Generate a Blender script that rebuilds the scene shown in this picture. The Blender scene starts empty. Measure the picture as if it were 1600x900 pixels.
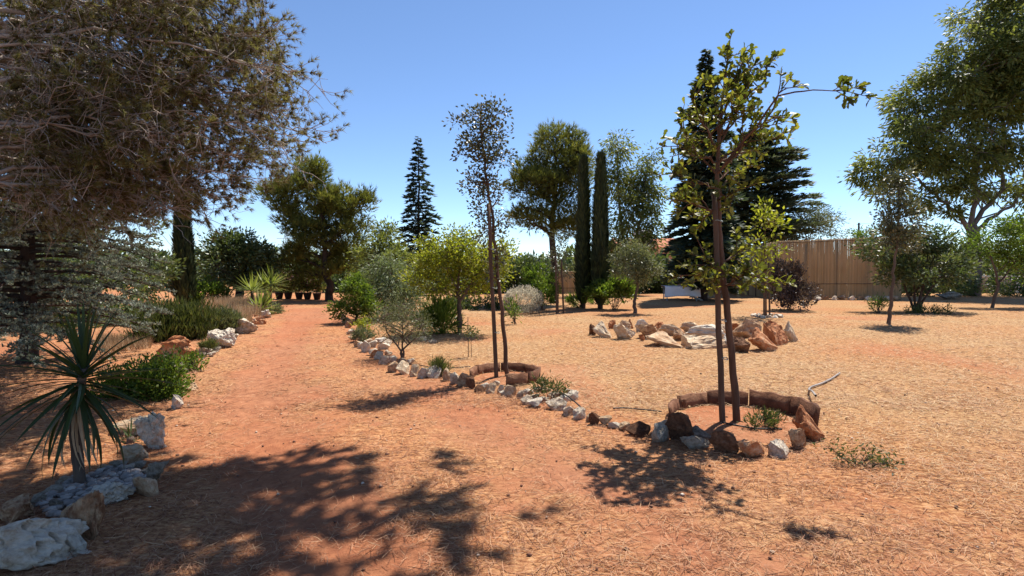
import bpy, bmesh, math
import numpy as np
from mathutils import Vector, Matrix, noise as mnoise

# ------------------------------------------------------------------ camera, sky, sun, exposure
scene = bpy.context.scene
col = scene.collection
FPX = 840.0                       # focal length in pixels of a 1600 x 900 picture
PITCH = math.atan(32.0 / FPX)
EYE = 1.6
cam_data = bpy.data.cameras.new('camera')
cam_data.sensor_width = 36.0
cam_data.lens = 36.0 * FPX / 1600.0
cam_data.clip_start = 0.05
cam_data.clip_end = 5000.0
cam = bpy.data.objects.new('camera', cam_data)
cam.location = (0, 0, EYE)
cam.rotation_euler = (math.pi / 2 - PITCH, 0, 0)
col.objects.link(cam)
scene.camera = cam

SUN_EL = math.radians(61)
SUN_AZ = math.radians(38)         # from +Y towards +X
world = bpy.data.worlds.new('World')
scene.world = world
world.use_nodes = True
wn = world.node_tree
bg = wn.nodes['Background']
sky = wn.nodes.new('ShaderNodeTexSky')
sky.sky_type = 'NISHITA'
sky.sun_disc = False
sky.sun_elevation = SUN_EL
sky.sun_rotation = SUN_AZ
sky.altitude = 600
sky.air_density = 0.8
sky.dust_density = 0.0
sky.ozone_density = 5.0
wn.links.new(sky.outputs['Color'], bg.inputs['Color'])
bg.inputs['Strength'].default_value = 0.108

sun_data = bpy.data.lights.new('sun', 'SUN')
sun_data.energy = 5.0
sun_data.angle = math.radians(0.53)
sun_data.color = (1.0, 0.95, 0.87)
sun = bpy.data.objects.new('sun', sun_data)
sv = Vector((math.sin(SUN_AZ) * math.cos(SUN_EL), math.cos(SUN_AZ) * math.cos(SUN_EL), math.sin(SUN_EL)))
sun.rotation_euler = (-sv).to_track_quat('-Z', 'Y').to_euler()
sun.location = sv * 50
col.objects.link(sun)

scene.render.engine = 'CYCLES'
scene.cycles.use_denoising = True
scene.cycles.max_bounces = 8
scene.cycles.transparent_max_bounces = 8
vs = scene.view_settings
vs.view_transform = 'Standard'
vs.look = 'None'
vs.gamma = 1.0
vs.use_curve_mapping = False
vs.exposure = 0.84

rng = np.random.default_rng(11)

# ------------------------------------------------------------------ geometry helpers
CT, ST = math.cos(PITCH), math.sin(PITCH)

def P(px, py, D):
    """World point seen at photo pixel (px, py) whose ground distance (y) is D."""
    u = (px - 800) / FPX
    v = (450 - py) / FPX
    t = D / (CT + v * ST)
    return np.array([u * t, D, EYE + (-ST + v * CT) * t])

def G(px, py):
    """Ground point under photo pixel."""
    u = (px - 800) / FPX
    v = (450 - py) / FPX
    t = -EYE / (-ST + v * CT)
    return np.array([u * t, (CT + v * ST) * t, 0.0])

_lat = np.random.default_rng(3).random((256, 256))

def vnoise(x, y, s):
    x = np.asarray(x, float) / s + 1000.0
    y = np.asarray(y, float) / s + 1000.0
    xi = np.floor(x).astype(int); yi = np.floor(y).astype(int)
    fx = x - xi; fy = y - yi
    fx = fx * fx * (3 - 2 * fx); fy = fy * fy * (3 - 2 * fy)
    a = _lat[xi % 256, yi % 256]; b = _lat[(xi + 1) % 256, yi % 256]
    c = _lat[xi % 256, (yi + 1) % 256]; d = _lat[(xi + 1) % 256, (yi + 1) % 256]
    return (a * (1 - fx) + b * fx) * (1 - fy) + (c * (1 - fx) + d * fx) * fy

EDGE_L = np.array([G(-400, 1150), G(-60, 930), G(150, 830), G(255, 740), G(262, 660), G(310, 590), G(350, 545), G(400, 512), G(425, 490), G(440, 478)])
EDGE_R = np.array([G(1500, 1150), G(1420, 900), G(1250, 730), G(1040, 690), G(900, 645), G(760, 608), G(600, 570), G(552, 530), G(532, 495), G(528, 478)])
TRACK = np.array([G(488, 484), G(470, 500), G(440, 545), G(400, 620), G(415, 690), G(490, 800), G(560, 900), G(620, 1200)])
TRACK2 = np.array([G(1600, 960), G(1180, 905), G(1040, 840), G(930, 760), G(800, 690), G(690, 620), G(590, 545), G(530, 490)])

def track_dist(x, y, T):
    x = np.asarray(x, float); y = np.asarray(y, float)
    best = np.full(x.shape, 1e9)
    for a, b in zip(T[:-1], T[1:]):
        dx, dy = b[0] - a[0], b[1] - a[1]
        t = np.clip(((x - a[0]) * dx + (y - a[1]) * dy) / (dx * dx + dy * dy), 0, 1)
        best = np.minimum(best, np.hypot(x - a[0] - t * dx, y - a[1] - t * dy))
    return best

def soil_amount(x, y):
    """1 where bare red soil shows, 0 where dry straw covers it."""
    d1 = track_dist(x, y, TRACK); d2 = track_dist(x, y, TRACK2)
    n = vnoise(x, y, 0.9) * 0.6 + vnoise(x, y, 0.27) * 0.4
    s = 0.62 * np.exp(-(d1 / 0.45) ** 2) + 0.30 * np.exp(-(d2 / 0.34) ** 2)
    s = s * (0.55 + 0.8 * n)
    s += (1 - lawn_amount(x, y)) * np.clip(vnoise(np.asarray(x) + 13, y, .5) * .55 + vnoise(x, np.asarray(y) + 31, .17) * .45 - .36, 0, .6) * .8
    s += np.clip((vnoise(np.asarray(x) + 40, y, 1.7) - 0.66) * 1.6, 0, .3)
    return np.clip(s, 0, 1)

def lawn_amount(x, y):
    """1 on the pale dry lawn right of the drive, 0 on the drive and its trodden forecourt."""
    x = np.asarray(x, float); y = np.asarray(y, float)
    xr = np.interp(y, EDGE_R[:, 1], EDGE_R[:, 0])
    a = np.clip((x - xr + .2 + (vnoise(x, y, .8) - .5) * 1.2) / 1.0, 0, 1)
    b = np.clip((y - 2.6 + (vnoise(x + 3, y, 1.1) - .5) * 2.5) / 3.2, 0, 1)
    return a * b

def ht(x, y):
    x = np.asarray(x, float); y = np.asarray(y, float)
    h = (vnoise(x, y, 1.6) - .5) * 0.05 + (vnoise(x + 7, y, 0.45) - .5) * 0.022 + (vnoise(x, y + 9, 0.16) - .5) * 0.010
    h -= 0.03 * np.exp(-(track_dist(x, y, TRACK) / 0.35) ** 2)
    return h * np.clip(30.0 / (np.abs(y) + 1), 0, 1)

def gz(p):
    return float(ht(p[0], p[1]))

def unit(v):
    return v / np.maximum(np.linalg.norm(v, axis=-1, keepdims=True), 1e-9)

def rvec(n, r=None):
    r = r or rng
    return unit(r.normal(size=(n, 3)))

class MB:
    """Collects vertices and faces; build() makes ONE mesh object of them."""
    def __init__(self):
        self.v = []; self.f = []; self.r = []; self.n = 0
    def add(self, v, f, r=None):
        v = np.asarray(v, float).reshape(-1, 3)
        self.v.append(v); self.f.append(np.asarray(f, int) + self.n)
        self.r.append(np.full(len(v), .5) if r is None else np.broadcast_to(np.asarray(r, float), (len(v),)))
        self.n += len(v)
    def tube(self, pts, rad, k=6, r=.5, cap=True):
        pts = np.asarray(pts, float); n = len(pts)
        rad = np.broadcast_to(np.asarray(rad, float), (n,))
        tan = unit(np.gradient(pts, axis=0))
        ref = np.array([0, 0, 1.0]) if abs(tan[0][2]) < .9 else np.array([1.0, 0, 0])
        s = unit(np.cross(tan, ref)); t = np.cross(tan, s)
        a = np.linspace(0, 2 * math.pi, k, endpoint=False)
        ring = pts[:, None] + rad[:, None, None] * (np.cos(a)[None, :, None] * s[:, None] + np.sin(a)[None, :, None] * t[:, None])
        i = np.arange(n - 1)[:, None] * k; j = np.arange(k)[None]; j2 = (j + 1) % k
        f = np.stack([i + j, i + j2, i + k + j2, i + k + j], -1).reshape(-1, 4)
        self.add(ring.reshape(-1, 3), f, r)
        if cap:
            self.f.append(np.array([[self.n - k + q for q in (0, q1, q1 + 1)] for q1 in range(1, k - 1)]))
    def blades(self, base, d, length, width, r=None, kind='leaf', side=None, bend=0.0):
        base = np.asarray(base, float); n = len(base)
        if n == 0: return
        d = unit(np.asarray(d, float))
        L = np.broadcast_to(np.asarray(length, float), (n,))[:, None]
        W = np.broadcast_to(np.asarray(width, float), (n,))[:, None] * .5
        s = unit(np.cross(d, rvec(n) if side is None else side))
        r = rng.random(n) if r is None else np.broadcast_to(r, (n,))
        if kind == 'needle':
            v = np.stack([base - s * W, base + s * W, base + d * L], 1)
            f = np.arange(n * 3).reshape(n, 3); k = 3
        elif kind == 'leaf':
            nn = np.cross(d, s)
            m = base + d * L * .45
            v = np.stack([base, m + s * W + nn * W * .35, base + d * L, m - s * W + nn * W * .35], 1)
            f = np.arange(n * 4).reshape(n, 4); k = 4
        elif kind == 'strip':                      # bent straw, two segments
            nn = np.cross(d, s)
            m = base + d * L * .5 + nn * L * bend * rng.normal(size=(n, 1)) + np.cross(s, d) * 0
            e = base + d * L
            v = np.stack([base - s * W, base + s * W, m + s * W, m - s * W, e + s * W * .6, e - s * W * .6], 1)
            q = np.arange(n)[:, None] * 6
            f = np.concatenate([q + [0, 1, 2, 3], q + [3, 2, 4, 5]]); k = 6
        self.add(v.reshape(-1, 3), f, np.repeat(r, k))
    def tufts(self, c, d, k, length, width, spread, r=None, kind='needle'):
        n = len(c)
        if n == 0: return
        dd = unit(np.repeat(unit(d), k, 0) + spread * rvec(n * k))
        rr = np.repeat(rng.random(n) if r is None else r, k) + rng.normal(size=n * k) * .08
        L = length * rng.uniform(.7, 1.15, n * k)
        self.blades(np.repeat(c, k, 0), dd, L, width, np.clip(rr, 0, 1), kind)
    def build(self, name, mat, parent=None, smooth=False, kind=None):
        me = bpy.data.meshes.new(name)
        v = np.concatenate(self.v)
        if parent is not None:
            v = v - np.array(parent['_base'])
        me.vertices.add(len(v)); me.vertices.foreach_set('co', v.astype(np.float32).ravel())
        tot = np.concatenate([np.full(len(f), f.shape[1]) for f in self.f])
        idx = np.concatenate([f.ravel() for f in self.f])
        me.loops.add(len(idx)); me.loops.foreach_set('vertex_index', idx.astype(np.int32))
        me.polygons.add(len(tot))
        me.polygons.foreach_set('loop_start', (np.cumsum(tot) - tot).astype(np.int32))
        me.polygons.foreach_set('loop_total', tot.astype(np.int32))
        if smooth:
            me.polygons.foreach_set('use_smooth', np.ones(len(tot), bool))
        at = me.attributes.new('rnd', 'FLOAT', 'POINT')
        at.data.foreach_set('value', np.concatenate(self.r).astype(np.float32))
        me.update(calc_edges=True)
        me.materials.append(mat)
        o = bpy.data.objects.new(name, me)
        col.objects.link(o)
        if parent is not None:
            o.parent = parent
        if kind: o['kind'] = kind
        return o

def tag(o, label=None, cat=None, group=None, kind=None):
    if label: o['label'] = label
    if cat: o['category'] = cat
    if group: o['group'] = group
    if kind: o['kind'] = kind
    return o

def thing(name, loc, label, cat, group=None):
    o = bpy.data.objects.new(name, None)
    o.empty_display_size = .2
    o.location = tuple(float(c) for c in loc)
    o['_base'] = [float(c) for c in loc]
    col.objects.link(o)
    return tag(o, label, cat, group)

# ------------------------------------------------------------------ materials
def new_mat(name):
    m = bpy.data.materials.new(name)
    m.use_nodes = True
    nt = m.node_tree
    return m, nt, nt.nodes['Principled BSDF'], nt.nodes['Material Output']

def ramp(nt, stops):
    n = nt.nodes.new('ShaderNodeValToRGB')
    e = n.color_ramp.elements
    while len(e) < len(stops): e.new(.5)
    for i, (p, c) in enumerate(stops):
        e[i].position = p; e[i].color = (*c, 1)
    return n

def tex_noise(nt, scale, detail=4, rough=.6, coord='Object', stretch=None):
    tc = nt.nodes.new('ShaderNodeTexCoord')
    n = nt.nodes.new('ShaderNodeTexNoise')
    n.inputs['Scale'].default_value = scale
    n.inputs['Detail'].default_value = detail
    n.inputs['Roughness'].default_value = rough
    if stretch:
        mp = nt.nodes.new('ShaderNodeMapping')
        mp.inputs['Scale'].default_value = stretch
        nt.links.new(tc.outputs[coord], mp.inputs['Vector'])
        nt.links.new(mp.outputs['Vector'], n.inputs['Vector'])
    else:
        nt.links.new(tc.outputs[coord], n.inputs['Vector'])
    return n

def leaf_mat(name, colors, transl=.4, rough=.55, tint=(1.25, 1.3, .7), spec=.3):
    m, nt, bs, out = new_mat(name)
    at = nt.nodes.new('ShaderNodeAttribute'); at.attribute_name = 'rnd'
    k = len(colors)
    rp = ramp(nt, [(i / max(k - 1, 1), c) for i, c in enumerate(colors)])
    nt.links.new(at.outputs['Fac'], rp.inputs['Fac'])
    nt.links.new(rp.outputs['Color'], bs.inputs['Base Color'])
    bs.inputs['Roughness'].default_value = rough
    bs.inputs['Specular IOR Level'].default_value = spec
    if transl > 0:
        tr = nt.nodes.new('ShaderNodeBsdfTranslucent')
        mul = nt.nodes.new('ShaderNodeMix'); mul.data_type = 'RGBA'; mul.blend_type = 'MULTIPLY'
        mul.inputs['Factor'].default_value = 1
        nt.links.new(rp.outputs['Color'], mul.inputs['A'])
        mul.inputs['B'].default_value = (*tint, 1)
        nt.links.new(mul.outputs['Result'], tr.inputs['Color'])
        mx = nt.nodes.new('ShaderNodeMixShader')
        mx.inputs['Fac'].default_value = transl
        nt.links.new(bs.outputs[0], mx.inputs[1]); nt.links.new(tr.outputs[0], mx.inputs[2])
        nt.links.new(mx.outputs[0], out.inputs['Surface'])
    return m

def rough_mat(name, stops, scale=6, bump=.4, bscale=25, rough=.9, stretch=None, detail=6, obj_rand=0.0, bdist=.02):
    m, nt, bs, out = new_mat(name)
    n = tex_noise(nt, scale, detail, .65, stretch=stretch)
    fac = n.outputs['Fac']
    if obj_rand:
        oi = nt.nodes.new('ShaderNodeObjectInfo')
        ma = nt.nodes.new('ShaderNodeMath'); ma.operation = 'MULTIPLY_ADD'
        nt.links.new(oi.outputs['Random'], ma.inputs[0]); ma.inputs[1].default_value = obj_rand
        sub = nt.nodes.new('ShaderNodeMath'); sub.operation = 'SUBTRACT'
        nt.links.new(fac, sub.inputs[0]); sub.inputs[1].default_value = obj_rand / 2
        nt.links.new(sub.outputs[0], ma.inputs[2])
        fac = ma.outputs[0]
    rp = ramp(nt, stops)
    nt.links.new(fac, rp.inputs['Fac'])
    nt.links.new(rp.outputs['Color'], bs.inputs['Base Color'])
    bs.inputs['Roughness'].default_value = rough
    bs.inputs['Specular IOR Level'].default_value = .2
    b = tex_noise(nt, bscale, 8, .7, stretch=stretch)
    bp = nt.nodes.new('ShaderNodeBump')
    bp.inputs['Strength'].default_value = bump
    bp.inputs['Distance'].default_value = bdist
    nt.links.new(b.outputs['Fac'], bp.inputs['Height'])
    nt.links.new(bp.outputs['Normal'], bs.inputs['Normal'])
    return m

def ground_mat():
    m, nt, bs, out = new_mat('red_soil_and_straw')
    at = nt.nodes.new('ShaderNodeAttribute'); at.attribute_name = 'soil'
    n1 = tex_noise(nt, 9, 8, .75)
    n2 = tex_noise(nt, 45, 6, .8)
    n3 = tex_noise(nt, .35, 4, .6)
    soil = ramp(nt, [(.3, (.23, .09, .05)), (.55, (.37, .165, .085)), (.75, (.46, .225, .125))])
    straw = ramp(nt, [(.38, (.11, .048, .026)), (.47, (.32, .17, .085)), (.55, (.48, .30, .155)), (.66, (.62, .45, .265))])
    nt.links.new(n1.outputs['Fac'], soil.inputs['Fac'])
    n4 = tex_noise(nt, 15, 3, .7, stretch=(1, 2.2, 1))
    av = nt.nodes.new('ShaderNodeMix'); av.data_type = 'FLOAT'; av.inputs['Factor'].default_value = .55
    nt.links.new(n2.outputs['Fac'], av.inputs['A']); nt.links.new(n4.outputs['Fac'], av.inputs['B'])
    nt.links.new(av.outputs['Result'], straw.inputs['Fac'])
    # fine noise breaks the edge between soil and straw
    ad = nt.nodes.new('ShaderNodeMath'); ad.operation = 'ADD'
    nt.links.new(at.outputs['Fac'], ad.inputs[0]); nt.links.new(n1.outputs['Fac'], ad.inputs[1])
    mr = nt.nodes.new('ShaderNodeMapRange')
    mr.inputs['From Min'].default_value = .55; mr.inputs['From Max'].default_value = 1.0
    nt.links.new(ad.outputs[0], mr.inputs['Value'])
    mx = nt.nodes.new('ShaderNodeMix'); mx.data_type = 'RGBA'
    nt.links.new(mr.outputs[0], mx.inputs['Factor'])
    nt.links.new(soil.outputs['Color'], mx.inputs['B'])
    # pine litter on the drive is redder than the dry grass of the lawn
    al = nt.nodes.new('ShaderNodeAttribute'); al.attribute_name = 'lawn'
    rl = ramp(nt, [(0, (.98, .88, .82)), (1, (.90, .92, .87))])
    nt.links.new(al.outputs['Fac'], rl.inputs['Fac'])
    ml = nt.nodes.new('ShaderNodeMix'); ml.data_type = 'RGBA'; ml.blend_type = 'MULTIPLY'; ml.inputs['Factor'].default_value = 1
    nt.links.new(straw.outputs['Color'], ml.inputs['A']); nt.links.new(rl.outputs['Color'], ml.inputs['B'])
    nt.links.new(ml.outputs['Result'], mx.inputs['A'])
    # wide patches, redder and paler
    rp = ramp(nt, [(.35, (1.0, .82, .72)), (.65, (1.0, 1.0, 1.0))])
    nt.links.new(n3.outputs['Fac'], rp.inputs['Fac'])
    mu = nt.nodes.new('ShaderNodeMix'); mu.data_type = 'RGBA'; mu.blend_type = 'MULTIPLY'
    mu.inputs['Factor'].default_value = 1
    nt.links.new(mx.outputs['Result'], mu.inputs['A']); nt.links.new(rp.outputs['Color'], mu.inputs['B'])
    nt.links.new(mu.outputs['Result'], bs.inputs['Base Color'])
    bs.inputs['Roughness'].default_value = .95
    bs.inputs['Specular IOR Level'].default_value = .1
    bp = nt.nodes.new('ShaderNodeBump'); bp.inputs['Strength'].default_value = .8; bp.inputs['Distance'].default_value = .02
    nt.links.new(n2.outputs['Fac'], bp.inputs['Height'])
    nt.links.new(bp.outputs['Normal'], bs.inputs['Normal'])
    return m

M = {}
M['ground'] = ground_mat()
M['straw'] = leaf_mat('dry_straw', [(.15, .06, .034), (.37, .175, .095), (.48, .275, .155), (.54, .37, .205), (.66, .50, .30)], .12, .7, (1, 1, 1), .15)
M['bark'] = rough_mat('grey_bark', [(.3, (.055, .038, .028)), (.6, (.14, .10, .075)), (.8, (.22, .17, .13))], 5, .9, 18, .95, (1, 1, .25))
M['bark_dark'] = rough_mat('dark_bark', [(.3, (.03, .02, .016)), (.7, (.085, .058, .045))], 6, .9, 20, .95, (1, 1, .25))
M['bark_pine'] = rough_mat('pine_twig_bark', [(.3, (.20, .16, .13)), (.7, (.46, .39, .33))], 4, .6, 20, .95)
M['bark_pale'] = rough_mat('shaded_pale_bark', [(.3, (.08, .06, .05)), (.6, (.18, .145, .12)), (.8, (.28, .235, .20))], 2.5, .4, 10, .85, (1, 1, .3))  # pale trunks, darkened in colour for the shade they stand in
M['bark_red'] = rough_mat('brown_sapling_bark', [(.3, (.06, .035, .022)), (.65, (.15, .085, .055)), (.8, (.22, .15, .10))], 8, .9, 30, .9, (1, 1, .2))
M['stake'] = rough_mat('weathered_stake_wood', [(.3, (.055, .034, .024)), (.6, (.12, .075, .05)), (.8, (.19, .13, .09))], 7, .6, 30, .85, (1, 1, .1))
M['tie'] = rough_mat('grey_tie', [(.3, (.20, .24, .22)), (.7, (.34, .38, .36))], 20, .2, 40, .7)
M['white_stone'] = rough_mat('white_limestone', [(.26, (.24, .16, .10)), (.38, (.50, .39, .28)), (.55, (.66, .57, .45)), (.8, (.76, .70, .59))], 5, 1.0, 14, .9, obj_rand=.22, bdist=.03)
M['grey_stone'] = rough_mat('grey_limestone', [(.3, (.15, .115, .08)), (.5, (.33, .27, .20)), (.7, (.50, .43, .34))], 6, 1.0, 16, .9, obj_rand=.2, bdist=.03)
M['orange_stone'] = rough_mat('orange_stained_limestone', [(.3, (.22, .07, .03)), (.45, (.45, .18, .075)), (.58, (.56, .31, .165)), (.75, (.66, .53, .40))], 3.2, 1.0, 13, .9, obj_rand=.2, bdist=.03)
M['cream_stone'] = rough_mat('cream_limestone', [(.28, (.26, .12, .06)), (.45, (.48, .30, .17)), (.62, (.62, .47, .31)), (.8, (.70, .60, .46))], 4, 1.0, 14, .9, obj_rand=.25, bdist=.03)
M['brown_stone'] = rough_mat('brown_tuff', [(.3, (.07, .034, .02)), (.55, (.17, .08, .042)), (.75, (.28, .15, .085))], 7, 1.0, 18, .95, obj_rand=.2, bdist=.03)
M['tile'] = rough_mat('terracotta_edging_shaded', [(.3, (.075, .032, .018)), (.55, (.17, .075, .04)), (.8, (.30, .16, .09))], 6, 1.0, 24, .9, obj_rand=.2)  # terracotta darkened in colour to stand for the shadowed inner faces
M['cane'] = None
M['plaster'] = rough_mat('shaded_beige_plaster', [(.3, (.24, .175, .12)), (.7, (.34, .26, .19))], 1.5, .3, 20, .9)  # beige darkened in colour for the shade over the back wall
M['coping'] = rough_mat('pale_coping', [(.3, (.55, .50, .44)), (.7, (.70, .66, .60))], 3, .3, 20, .9)
M['roof'] = rough_mat('red_house_wall', [(.3, (.30, .10, .05)), (.7, (.45, .18, .10))], 2, .3, 20, .9)
M['cloth'] = rough_mat('white_cloth', [(.3, (.72, .72, .74)), (.7, (.80, .80, .81))], 3, .1, 20, .9)
M['metal'] = rough_mat('grey_steel', [(.3, (.22, .23, .24)), (.7, (.36, .37, .38))], 3, .1, 20, .6)
M['hose'] = rough_mat('grey_hose', [(.3, (.20, .17, .15)), (.7, (.34, .30, .27))], 8, .1, 20, .6)
M['pipe'] = rough_mat('black_pipe', [(.3, (.015, .014, .013)), (.7, (.04, .036, .033))], 8, .1, 20, .5)
M['pot'] = rough_mat('dark_pot', [(.3, (.035, .02, .015)), (.7, (.08, .045, .03))], 8, .2, 20, .8)

# foliage
M['needle_brown'] = leaf_mat('dry_pine_needles', [(.06, .046, .022), (.14, .108, .045), (.165, .165, .055), (.25, .245, .095)], .45, .6, (1.2, 1.15, .8))
M['needle_pine'] = leaf_mat('pine_needles', [(.045, .056, .018), (.11, .125, .03), (.18, .18, .042), (.25, .225, .06)], .45, .6)
M['needle_dark'] = leaf_mat('dark_conifer_needles', [(.022, .036, .027), (.05, .075, .05), (.10, .13, .08)], .28, .6)
M['needle_cedar'] = leaf_mat('cedar_needles', [(.04, .055, .032), (.085, .105, .06), (.15, .165, .095)], .3, .6)
M['needle_blue'] = leaf_mat('blue_cedar_needles', [(.055, .062, .045), (.14, .155, .115), (.26, .285, .22), (.38, .40, .32)], .25, .6, (1.1, 1.15, .9))
M['cypress'] = leaf_mat('cypress_sprays', [(.012, .022, .011), (.03, .045, .017), (.065, .08, .027)], .15, .6)
M['leaf_dark'] = leaf_mat('dark_evergreen_leaves', [(.022, .034, .014), (.055, .08, .026), (.11, .14, .046), (.18, .20, .09)], .36, .4, spec=.5)
M['leaf_green'] = leaf_mat('green_leaves', [(.03, .055, .012), (.075, .125, .02), (.14, .195, .028), (.20, .235, .045)], .48, .45)
M['leaf_lime'] = leaf_mat('yellow_green_leaves', [(.08, .10, .015), (.18, .205, .022), (.27, .28, .032), (.34, .33, .05)], .55, .45)
M['leaf_olive'] = leaf_mat('grey_green_leaves', [(.05, .06, .03), (.11, .125, .06), (.18, .19, .10), (.26, .265, .16)], .3, .5)
M['leaf_pepper'] = leaf_mat('pale_drooping_leaves', [(.05, .07, .028), (.12, .15, .065), (.20, .235, .12), (.28, .31, .19)], .35, .5)
M['leaf_euc'] = leaf_mat('eucalyptus_leaves', [(.05, .062, .02), (.125, .145, .04), (.205, .22, .06), (.29, .29, .10)], .48, .45)
M['leaf_oak'] = leaf_mat('oak_leaves', [(.035, .045, .012), (.08, .095, .018), (.16, .17, .027), (.26, .24, .045)], .48, .45, spec=.35)
M['leaf_holm'] = leaf_mat('holm_oak_leaves', [(.03, .034, .018), (.065, .07, .034), (.12, .12, .06), (.20, .18, .10)], .25, .4, spec=.5)
M['leaf_purple'] = leaf_mat('purple_leaves', [(.022, .014, .016), (.05, .032, .034), (.10, .07, .068), (.17, .13, .12)], .2, .45)
M['leaf_grey'] = leaf_mat('silver_bush_leaves', [(.26, .23, .17), (.44, .39, .31), (.60, .55, .45)], .5, .7, (1.1, 1.1, 1))
M['leaf_rose'] = leaf_mat('rosemary_leaves', [(.035, .045, .016), (.085, .10, .03), (.15, .16, .05)], .3, .6)
M['yucca'] = leaf_mat('yucca_leaves_shaded', [(.02, .034, .010), (.045, .068, .019), (.075, .10, .03)], .25, .45, spec=.3)  # greens darkened for the shade the near yucca stands in
M['yucca_lit'] = leaf_mat('sunlit_sword_leaves', [(.08, .10, .02), (.16, .19, .04), (.25, .27, .08)], .45, .4)  # brighter copy of the yucca leaves, sunlight put into the colour
M['dry_grass'] = leaf_mat('dry_grass_stalks', [(.24, .14, .075), (.42, .28, .16), (.55, .40, .25)], .25, .7, (1, 1, .9))
M['pink'] = leaf_mat('pink_flowers', [(.40, .20, .18), (.60, .36, .32)], .3, .6, (1, .9, .9))

# ------------------------------------------------------------------ the ground and the drive
def grid_sheet(name, xs_of_y, ys, lift, label=None):
    X = np.array([xs_of_y(y) for y in ys])
    Y = np.repeat(ys[:, None], X.shape[1], 1)
    Z = ht(X, Y) + lift
    n, k = X.shape
    i = np.arange(n - 1)[:, None] * k + np.arange(k - 1)[None]
    f = np.stack([i, i + 1, i + k + 1, i + k], -1).reshape(-1, 4)
    mb = MB(); mb.add(np.stack([X, Y, Z], -1).reshape(-1, 3), f)
    o = mb.build(name, M['ground'], None, True)
    a = o.data.attributes.new('soil', 'FLOAT', 'POINT')
    a.data.foreach_set('value', soil_amount(X, Y).astype(np.float32).ravel())
    a = o.data.attributes.new('lawn', 'FLOAT', 'POINT')
    a.data.foreach_set('value', lawn_amount(X, Y).astype(np.float32).ravel())
    return tag(o, label, kind='structure')

ys = np.concatenate([np.linspace(-40, 0, 30), np.geomspace(1.0, 60, 240), np.geomspace(66, 3000, 24)])
lin = np.linspace(-1, 1, 181)
grid_sheet('ground', lambda y: np.sign(lin) * (np.abs(lin) ** 1.5) * (4.0 + abs(y) * 1.9) if y < 60 else lin * abs(y) * 2, ys, 0.0,
           'red earth covered with dry straw around the trees')
yd = np.geomspace(max(EDGE_L[0][1], EDGE_R[0][1]), 22.0, 220)
def drive_x(y):
    l = np.interp(y, EDGE_L[:, 1], EDGE_L[:, 0]) + .12 * (vnoise(5.0, y, .3) - .5)
    r = np.interp(y, EDGE_R[:, 1], EDGE_R[:, 0]) + .25 * (vnoise(9.0, y, .3) - .5)
    return np.linspace(l, r, 70)
grid_sheet('drive', drive_x, yd, 0.004, 'red dirt drive with straw scattered between the stone borders')

def litter(name, n, dmin, dmax, kind, lmin, lmax, w, power, label):
    u = rng.random(n)
    D = (dmin ** (1 - power) + u * (dmax ** (1 - power) - dmin ** (1 - power))) ** (1 / (1 - power))
    x = rng.uniform(-1, 1, n) * (D * 1.05 + .8)
    keep = rng.random(n) > soil_amount(x, D) * 1.1
    clump = vnoise(x, D, .35) * .6 + vnoise(x, D, .12) * .4
    keep &= rng.random(n) < .05 + 2.0 * np.clip(clump - .12, 0, 1)
    x, D = x[keep], D[keep]; n = len(x)
    a = rng.uniform(0, 2 * math.pi, n)
    el = np.abs(rng.normal(0, .15, n)) + .02
    d = np.stack([np.cos(a) * np.cos(el), np.sin(a) * np.cos(el), np.sin(el)], -1)
    b = np.stack([x, D, ht(x, D) + .004 + rng.uniform(0, .012, n) + .035 * np.clip(clump[keep] - .5, 0, .3)], -1)
    mb = MB()
    mb.blades(b, d, rng.uniform(lmin, lmax, n), w * rng.uniform(.7, 1.4, n) * (1 + D * .10), np.clip(rng.random(n) * .62 + .38 * lawn_amount(x, D) * rng.uniform(.6, 1, n), 0, 1), kind,
              np.broadcast_to([0, 0, 1.0], (n, 3)) + rng.normal(size=(n, 3)) * .5, .10)
    tag(mb.build(name, M['straw']), label, 'straw', kind='stuff')

litter('straw_litter', 105000, 2.0, 7.0, 'strip', .025, .105, .0021, 1.2, 'dry straw and pine needles strewn over the near ground')
litter('straw_litter', 110000, 6.0, 19.0, 'leaf', .05, .16, .0032, 1.3, 'dry straw lying over the lawn further back')

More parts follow.
